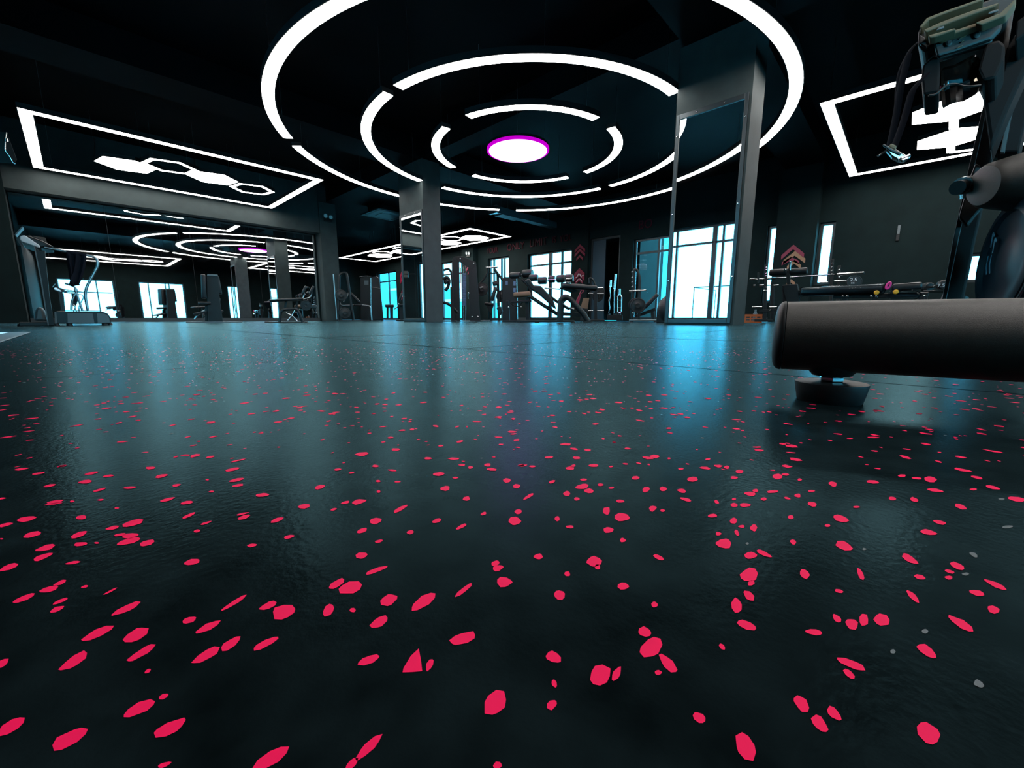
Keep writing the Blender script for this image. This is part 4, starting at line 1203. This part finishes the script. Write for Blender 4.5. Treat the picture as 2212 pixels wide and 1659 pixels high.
# leaning post (seat tube side) and second post
def q(px, py, dy): return r(px, py, dy)
D1 = .673
def slab(name, m, pts, y0, y1, par=t, bev=.006):
    mx = sum(p[0] for p in pts) / len(pts)
    bm = B(); prism(bm, [q(a, b, y0) for a, b in pts], ((y1 - y0) * (mx - 1106) / FPX, y1 - y0, 0))
    return ob(name, bm, m, par, bevel=bev)
slab('frame_post', 'matblack', [(2036, 652), (2060, 520), (2086, 400), (2110, 300), (2136, 215), (2160, 210), (2152, 300), (2128, 420), (2105, 520), (2079, 652)], D1, D1 + .07)
post_edge = slab('post_edge', 'silverdark', [(2034, 652), (2058, 520), (2084, 400), (2107, 300), (2130, 200), (2139, 196), (2120, 292), (2096, 400), (2070, 520), (2043, 652)], D1 - .012, D1 - .001, t, .002)
bm = B(); tube(bm, [q(2040, 690, D1 + .05), q(2064, 640, D1 + .05)], .03, 12); ob('post_foot', bm, 'frame', t)
slab('post_bracket', 'black', [(2070, 470), (2088, 490), (2128, 440), (2120, 360), (2108, 350), (2096, 380)], D1 - .035, D1 - .013, t)
# tension knob on the post
bm = B(); rod(bm, q(2078, 402, D1 - .08), q(2130, 392, D1 - .02), .016, 14); kn = ob('pull_pin', bm, 'black', t, smooth=True)
bm = B(); rod(bm, q(2077, 402, D1 - .085), q(2088, 399, D1 - .075), .022, 16); ob('pin_knob', bm, 'steel', kn, smooth=True)
bm = B(); rod(bm, q(2068, 406, D1 - .09), q(2077, 403, D1 - .085), .018, 16); ob('pin_tip', bm, 'black', kn, smooth=True)
bm = B(); rod(bm, q(2085, 412, D1 - .07), q(2085, 428, D1 - .07), .010, 10); ob('pin_screw', bm, 'chrome', kn)
bm = B(); rod(bm, q(2124, 372, D1 - .05), q(2124, 382, D1 - .05), .010, 10); ob('pin_screw', bm, 'chrome', kn)
# cone shaped hub cover
bm = B()
a, b = q(2120, 402, .543), q(2400, 372, .503)
disc(bm, a, b - a, [(.030, 0), (.046, .003), (.054, .014), (.088, .16), (.100, (b - a).length), (.06, (b - a).length + .005)], 36)
ob('hub_cone', bm, 'tube', t, smooth=True)
# upper frame members behind the cone
slab('upper_frame', 'matblack', [(2150, 330), (2168, 250), (2190, 150), (2230, 60), (2262, 60), (2230, 200), (2200, 330)], D1 - .10, D1 - .02)
slab('upper_frame_edge', 'silverdark', [(2160, 330), (2176, 250), (2206, 132), (2213, 130), (2184, 255), (2170, 330)], D1 - .112, D1 - .101, t, .002)
# disc guard with rim
n = Vector((-.85, .53, .02)).normalized()
dc = q(2143, 562, .543)
bm = B()
disc(bm, dc - n * .03, n, [(.137, -.02), (.147, -.015), (.147, .012), (.140, .016), (.124, .017), (.119, .008), (.07, .002), (.05, .007), (.02, .009)], 64)
dg = ob('flywheel_guard', bm, 'guard', t, smooth=True)
bm = B()
lathe_m = axis_mtx(dc - n * .03, n)
ring = []
for k in range(64):
    a = 2 * math.pi * k / 64
    ring.append(lathe_m @ Vector((.148 * math.cos(a), .148 * math.sin(a), .006)))
tube(bm, ring + [ring[0]], .003, 6, caps=False); ob('rim_strip', bm, 'steel', dg, smooth=True)
# two printed marks on the disc: a double arrow and an 11
ux = Vector((0, 0, 1)); ux = (ux - n * ux.dot(n)).normalized(); uy = n.cross(ux)
def mark(pts, w, base):
    for p_, q_ in zip(pts, pts[1:]):
        bm = B(); beam(bm, base(*p_), base(*q_), w, .001, up=n); ob('printed_mark', bm, 'printblue', dg)
def on(u, v): return dc - n * .03 + n * .0125 + ux * v + uy * u
for du in (0, .016):
    mark([(.055 + du, .02), (.055 + du, -.005), (.045 + du, -.03)], .005, lambda u, v: on(u * 1.25, v * 1.0))
for du in (0, -.02):
    mark([(.075 + du, .075 + du * .9), (.088 + du, .085 + du * .9), (.085 + du, .045 + du * .9)], .007, lambda u, v: on(u * 1.0, v * .95))
# head unit at the top right: block with handle recesses
HY = .343
hb = slab('head_unit', 'headplastic', [(1982, 95), (1984, 62), (2010, 48), (2060, 28), (2140, -4), (2182, -22), (2196, 0), (2176, 40), (2130, 62), (2060, 88), (2012, 102), (2004, 112), (1990, 108)], HY, HY + .16, t, .012)
slab('face_panel', 'black', [(2016, 92), (2022, 82), (2100, 56), (2170, 32), (2162, 62), (2140, 84), (2060, 112), (2024, 122)], HY - .012, HY - .001, hb, .006)
slab('side_recess', 'black', [(1986, 94), (1987, 74), (2001, 82), (2002, 104)], HY - .006, HY + .001, hb, .002)
for cx, cy in ((2048, 92), (2108, 75)):
    p = q(cx, cy, HY - .013); bm = B(); disc(bm, p, (0, -1, 0), [(.007, 0), (.007, .002), (.004, .003)], 16); ob('button', bm, 'frame', hb)
for a_, b_, c_, d_ in ((2072, 83, 2088, 76), (2076, 90, 2084, 87), (2068, 102, 2080, 98)):
    slab('mark', 'sandy', [(a_, b_ + 2), (a_ + 2, b_ - 1), (c_, d_ - 1), (c_ - 2, d_ + 2)], HY - .0145, HY - .013, hb, 0)
slab('lower_lip', 'sandy', [(2024, 79), (2028, 76), (2100, 52), (2156, 33), (2156, 40), (2100, 60), (2030, 83)], HY - .03, HY - .013, hb, .002)
def topslot(name, m, pts, y0, y1):
    return slab(name, m, pts, y0, y1, hb, .002)
topslot('grip_bar', 'sandy', [(1990, 60), (2006, 44), (2040, 30), (2125, 0), (2125, -6), (2038, 24), (2002, 38), (1986, 58)], HY - .02, HY + .10)
topslot('grip_bar', 'sandy', [(1994, 64), (2030, 48), (2045, 42), (2100, 22), (2135, 12), (2160, 4), (2150, 14), (2120, 25), (2060, 47), (2030, 58), (2000, 70)], HY - .035, HY + .02)
topslot('grip_bar', 'sandy', [(2004, 76), (2018, 72), (2062, 60), (2066, 64), (2020, 80), (2008, 82)], HY - .04, HY - .02)
topslot('grip_bar', 'sandy', [(2106, 50), (2112, 46), (2160, 28), (2185, 4), (2196, -8), (2192, 8), (2172, 34), (2120, 54)], HY - .04, HY - .02)
topslot('switch', 'silver', [(2022, 66), (2026, 60), (2039, 55), (2040, 60)], HY - .036, HY - .034)
topslot('switch', 'silver', [(2134, 31), (2137, 25), (2156, 19), (2157, 24)], HY - .036, HY - .034)
# stem, side grips and bottle cradle below the head
slab('side_grip', 'matblack', [(1990, 165), (1993, 140), (2010, 124), (2020, 118), (2030, 126), (2031, 150), (2028, 200), (1995, 206)], HY, HY + .09, t, .012)
slab('side_grip', 'matblack', [(2126, 100), (2140, 88), (2160, 84), (2172, 96), (2168, 130), (2150, 170), (2124, 176), (2112, 150)], HY, HY + .09, t, .012)
bm = B(); tube(bm, bend([q(2014, 128, HY + .02), q(2060, 112, HY + .02), q(2132, 92, HY + .02)], .05), .010, 12); ob('cross_grip', bm, 'plastic', t, smooth=True)
slab('bottle_cradle', 'smoke', [(2031, 142), (2060, 136), (2110, 110), (2122, 134), (2116, 160), (2080, 180), (2050, 184), (2030, 200)], HY + .01, HY + .09, t, .015)
bm = B(); tube(bm, bend([q(2006, 206, HY), q(2020, 205, HY), q(2040, 186, HY), q(2060, 180, HY), q(2088, 188, HY), q(2118, 184, HY)], .02), .0018, 6); ob('cable', bm, 'plastic', t, smooth=True)
slab('stem', 'matblack', [(2118, 176), (2160, 160), (2175, 100), (2200, 60), (2230, 40), (2230, 120), (2180, 230), (2140, 330)], HY + .09, HY + .16, t, .01)
slab('side_arm', 'matblack', [(2192, 90), (2196, 45), (2230, 20), (2235, 60)], HY + .02, HY + .09, t, .004)
# strap with chrome buckle hanging from the side grip
t2 = r.thing('strap', 'black strap with a chrome buckle hanging from the grip of the exercise bike', 'strap')
for off in (0, .03):
    P = [q(2003, 160, HY - .02 + off), q(1985, 178, HY - .02 + off), q(1970, 196, HY - .02 + off), q(1953, 260, HY - .02 + off), q(1930, 322, HY - .02 + off)]
    P2 = [q(1962, 120, HY - .02 + off), q(1944, 196, HY - .02 + off), q(1938, 240, HY - .02 + off), q(1922, 316, HY - .02 + off)] if off else P
    bm = B(); tube(bm, bend(P2, .05), .009, 8, flat=.25); ob('webbing', bm, 'cloth', t2, smooth=True)
bm = B(); tube(bm, bend([q(1985, 90, HY + .03), q(1968, 105, HY + .03), q(1944, 150, HY + .03), q(1938, 196, HY + .03), q(1938, 240, HY + .01)], .06), .006, 8, flat=.3); ob('webbing', bm, 'cloth', t2, smooth=True)
slab('buckle', 'chrome', [(1912, 322), (1920, 312), (1930, 318), (1946, 328), (1954, 332), (1962, 338), (1954, 346), (1940, 346), (1926, 338)], HY - .03, HY - .012, t2, .003)
bm = B(); tube(bm, bend([q(1946, 343, HY - .035), q(1964, 335, HY - .035), q(1962, 341, HY - .035), q(1948, 347, HY - .035), q(1944, 345, HY - .035)], .005), .0028, 8); ob('ring', bm, 'chrome', t2, smooth=True)
bm = B(); rod(bm, q(1896, 337, HY - .02), q(1914, 326, HY - .02), .0022, 8); ob('pin', bm, 'chrome', t2)
slab('buckle_plate', 'sandy', [(1920, 318), (1924, 309), (1937, 314), (1934, 324)], HY - .036, HY - .03, t2, .002)
slab('buckle_frame', 'plastic', [(1906, 313), (1909, 310), (1926, 320), (1948, 330), (1944, 336), (1922, 326)], HY - .042, HY - .037, t2, .002)
# ---------------------------------------------------------------- wall signs, lettering and small fittings
FW = X1 - .003
def sign_frame(name, label, cat, y, z, x=FW, group=None):
    """signs on the window wall face -x; local x runs to the right as seen from inside"""
    return thing(name, label, cat, (x, y, z), -math.pi / 2, group)
def chevrons(y, z, w, label, rows, x=FW, name='arrow_sign'):
    t = sign_frame(name, label, 'wall sign', y, z, x, 'arrow signs on the window wall')
    for dx, dz, hw, hh, th, m in rows:
        bm = B()
        prism(bm, [(dx - hw, -.02, dz), (dx, -.02, dz + hh), (dx + hw, -.02, dz), (dx + hw, -.02, dz - th), (dx, -.02, dz + hh - th), (dx - hw, -.02, dz - th)], (0, .018, 0))
        ob('chevron', bm, m, t)
    return t
chevrons(9.52, 2.60, .5, 'crimson triple arrow sign on the pier right of the lettering, upper one', [(0, .14, .24, .20, .11, 'crimson'), (0, -.02, .24, .20, .11, 'crimson'), (0, -.18, .15, .13, .10, 'crimson')], X1 - .103)
t = chevrons(9.52, 1.72, .5, 'crimson arrow sign with pale figure on the pier right of the lettering, lower one', [(0, .12, .24, .20, .14, 'crimson'), (0, -.04, .24, .20, .14, 'crimson'), (0, -.18, .18, .14, .12, 'crimson')], X1 - .103)
for a, b in (((-.10, -.02), (-.02, .12)), ((.02, .10), (.10, -.04)), ((-.04, -.1), (-.12, -.2)), ((.04, -.1), (.14, -.2)), ((-.2, -.05), (-.1, -.02)), ((.1, 0), (.2, .04))):
    bm = B(); beam(bm, (a[0], -.026, a[1]), (b[0], -.026, b[1]), .02, .006, up=(0, 1, 0)); ob('figure_mark', bm, 'pale', t)
chevrons(2.40, 1.66, .5, 'crimson and tan double arrow sign on the pier between the two slit windows', [(-.03, .16, .26, .25, .12, 'crimson'), (.02, .02, .25, .22, .12, 'signtan'), (-.06, -.03, .2, .12, .09, 'crimson'), (.03, -.14, .16, .15, .10, 'signtan')], X1 - .323)
chevrons(2.40, 1.06, .2, 'small tan arrow sign low on the pier between the two slit windows', [(0, 0, .10, .10, .09, 'signtan')], X1 - .323)
chevrons(22.4, 2.55, .5, 'crimson arrow sign at the far left end of the window wall, upper one', [(0, .12, .28, .34, .22, 'crimson'), (0, -.14, .28, .28, .25, 'crimson')])
chevrons(22.35, 1.55, .5, 'crimson arrow sign at the far left end of the window wall, lower one', [(0, .12, .28, .34, .22, 'crimson'), (0, -.14, .28, .28, .25, 'crimson')])
chevrons(15.95, 2.55, .5, 'crimson arrow sign behind the slanted weight tower', [(0, .12, .22, .2, .12, 'crimson'), (.05, -.06, .2, .2, .12, 'crimson'), (.1, -.25, .14, .16, .1, 'crimson')], X1 - .323)
# lettering over the windows
def words(s, y, z, size, label, width=1.0, m='dullred'):
    o = text(None, s, size, (X1 - .02, y, z), (math.pi / 2, 0, -math.pi / 2), m, .012, 'wall_lettering', width)
    tag(o, label, 'lettering', 'words painted over the windows')
    return o
words('YOUR', 14.55, 3.25, .36, 'red word YOUR high on the window wall, left of ONLY', .75)
words('ONLY', 13.05, 3.26, .42, 'red word ONLY high on the window wall above the narrow window', .95)
words('LIMIT', 11.72, 3.28, .44, 'red word LIMIT high on the window wall above the wide window', .95)
words('IS', 10.88, 3.28, .36, 'red word IS high on the window wall between LIMIT and YOU', .9)
words('YOU', 10.25, 3.27, .36, 'red word YOU at the right end of the wall lettering', .9)
words('BO', 6.9, 3.30, .42, 'dark red letters over the window beside the right hand column', .9)
# emergency twin spot lamps
def twin(label, loc, rz):
    t = thing('emergency_lamp', label, 'lamp', loc, rz, 'twin emergency lamps')
    bm = B(); box(bm, -.13, .13, -.05, 0, -.09, .04); ob('battery_box', bm, 'frame', t, bevel=.006)
    for x, z in ((-.09, .10), (.09, .08)):
        bm = B(); disc(bm, (x, -.02, z), (0, -1, -.2), [(.05, 0), (.08, .05), (.082, .07), (.07, .075), (.06, .06)], 20); h = ob('lamp_head', bm, 'silver', t, smooth=True)
        bm = B(); disc(bm, (x, -.075, z - .012), (0, -1, -.2), [(.06, 0), (.06, .004)], 20); ob('lens', bm, 'pale', h)
    return t
twin('twin round emergency lamp on the column at the end of the mirrors', (6.50, 15.078, 3.52), 0)
twin('twin round emergency lamp high on the far window wall', (X1 - .323, 15.9, 3.15), -math.pi / 2)
# ceiling cassette, hanging duct
t = thing('air_conditioner', 'flat square ceiling air conditioner panel left of the mirror column', 'air conditioner', (9.35, 16.1, 4.30))
bm = B(); box(bm, -.72, .72, -.72, .72, 0, .05); ob('panel', bm, 'ac', t, bevel=.01)
bm = B(); box(bm, -.5, .5, -.5, .5, .05, .25); ob('casing', bm, 'frame', t)
for k, (a, b, c, d) in enumerate(((-.5, .5, -.64, -.56), (-.5, .5, .56, .64), (-.64, -.56, -.5, .5), (.56, .64, -.5, .5))):
    bm = B(); box(bm, a, b, c, d, -.006, 0); ob('louvre', bm, 'black', t)
bm = B(); box(bm, -.3, .3, -.3, .3, -.008, 0); ob('grille', bm, 'ac', t)
t = thing('ceiling_duct', 'long blue grey duct under the ceiling beyond the outermost ring', 'duct', (10.6, 10.9, 3.74))
bm = B(); box(bm, 0, 3.38, -.16, .16, 0, .22); ob('duct_body', bm, 'ac', t)
bm = B(); box(bm, .2, 1.2, -.20, .20, -.03, 0); ob('grille', bm, 'ac', t)
bm = B(); box(bm, -.10, 0, -.20, .20, -.02, .24); ob('flange', bm, 'steel', t)
for x in (.5, 2.8):
    bm = B(); box(bm, x, x + .02, -.16, -.14, .22, .81); ob('hanger', bm, 'steel', t)
    bm = B(); box(bm, x, x + .02, .14, .16, .22, .81); ob('hanger', bm, 'steel', t)
t = thing('wall_hook', 'pale hook on the dark wall right of the slit windows', 'hook', (FW, .36, 2.12), -math.pi / 2)
bm = B(); box(bm, -.025, .025, -.02, .002, 0, .20); ob('plate', bm, 'silver', t, bevel=.003)
bm = B(); box(bm, -.03, .03, -.03, .002, -.16, -.01); ob('hook', bm, 'frame', t, bevel=.003)
# wall unit at the far left edge
r = R2(20, 6.2)
t = r.thing('wall_speaker', 'black wedge shaped speaker high at the left edge of the picture', 'speaker')
bm = B(); prism(bm, [r(10, 300, 0), r(16, 285, 0), r(38, 345, 0), r(32, 354, 0), r(26, 345, 0), r(12, 325, 0)], (-.25, .2, 0)); ob('cabinet', bm, 'black', t, bevel=.01)
bm = B(); tube(bm, bend([r(14, 286, -.01), r(12, 300, -.01), r(11, 324, -.01), r(22, 338, -.01), r(28, 350, -.01), r(33, 354, -.01)], .03), .006, 8); ob('trim_strip', bm, 'chrome', t, smooth=True)
bm = B(); rod(bm, r(14, 300, -.02), r(15, 306, -.02), .014, 10); ob('screw', bm, 'chrome', t)
p = r(8, 315, .1)
bm = B(); rod(bm, p, p + Vector((-.62 * CH - .3 * 0, .62 * SH, 0)), .02, 10); ob('bracket', bm, 'frame', t)
# railing outside the side window and the big far window
def railing(label, pts, z=1.22):
    t = thing('railing', label, 'railing', (*pts[0], -.18))
    o = Vector((*pts[0], 0))
    for a, b in zip(pts, pts[1:]):
        a, b = Vector((*a, z + .18)) - o, Vector((*b, z + .18)) - o
        bm = B(); rod(bm, a, b, .02, 8); ob('top_rail', bm, 'alu', t)
        n_ = max(1, int((b - a).length / 1.5))
        for k in range(n_ + 1):
            p = a.lerp(b, k / n_)
            bm = B(); rod(bm, (p.x, p.y, 0), (p.x, p.y, z + .16), .018, 8); ob('post', bm, 'alu', t)
railing('thin dark railing outside the window at the right hand column', [(16.6, 3.0), (16.6, 6.2), (19.0, 6.2)])
railing('thin dark railing outside the side window, seen in the column mirror', [(-2.6, 3.6), (-2.6, 5.8), (-5.0, 5.8)])

t = thing('doormat', 'pale mat lying on the floor at the far left edge by the side window', 'mat', (-.70, 3.85, 0))  # patch of sunlight on the floor, put in as a pale panel
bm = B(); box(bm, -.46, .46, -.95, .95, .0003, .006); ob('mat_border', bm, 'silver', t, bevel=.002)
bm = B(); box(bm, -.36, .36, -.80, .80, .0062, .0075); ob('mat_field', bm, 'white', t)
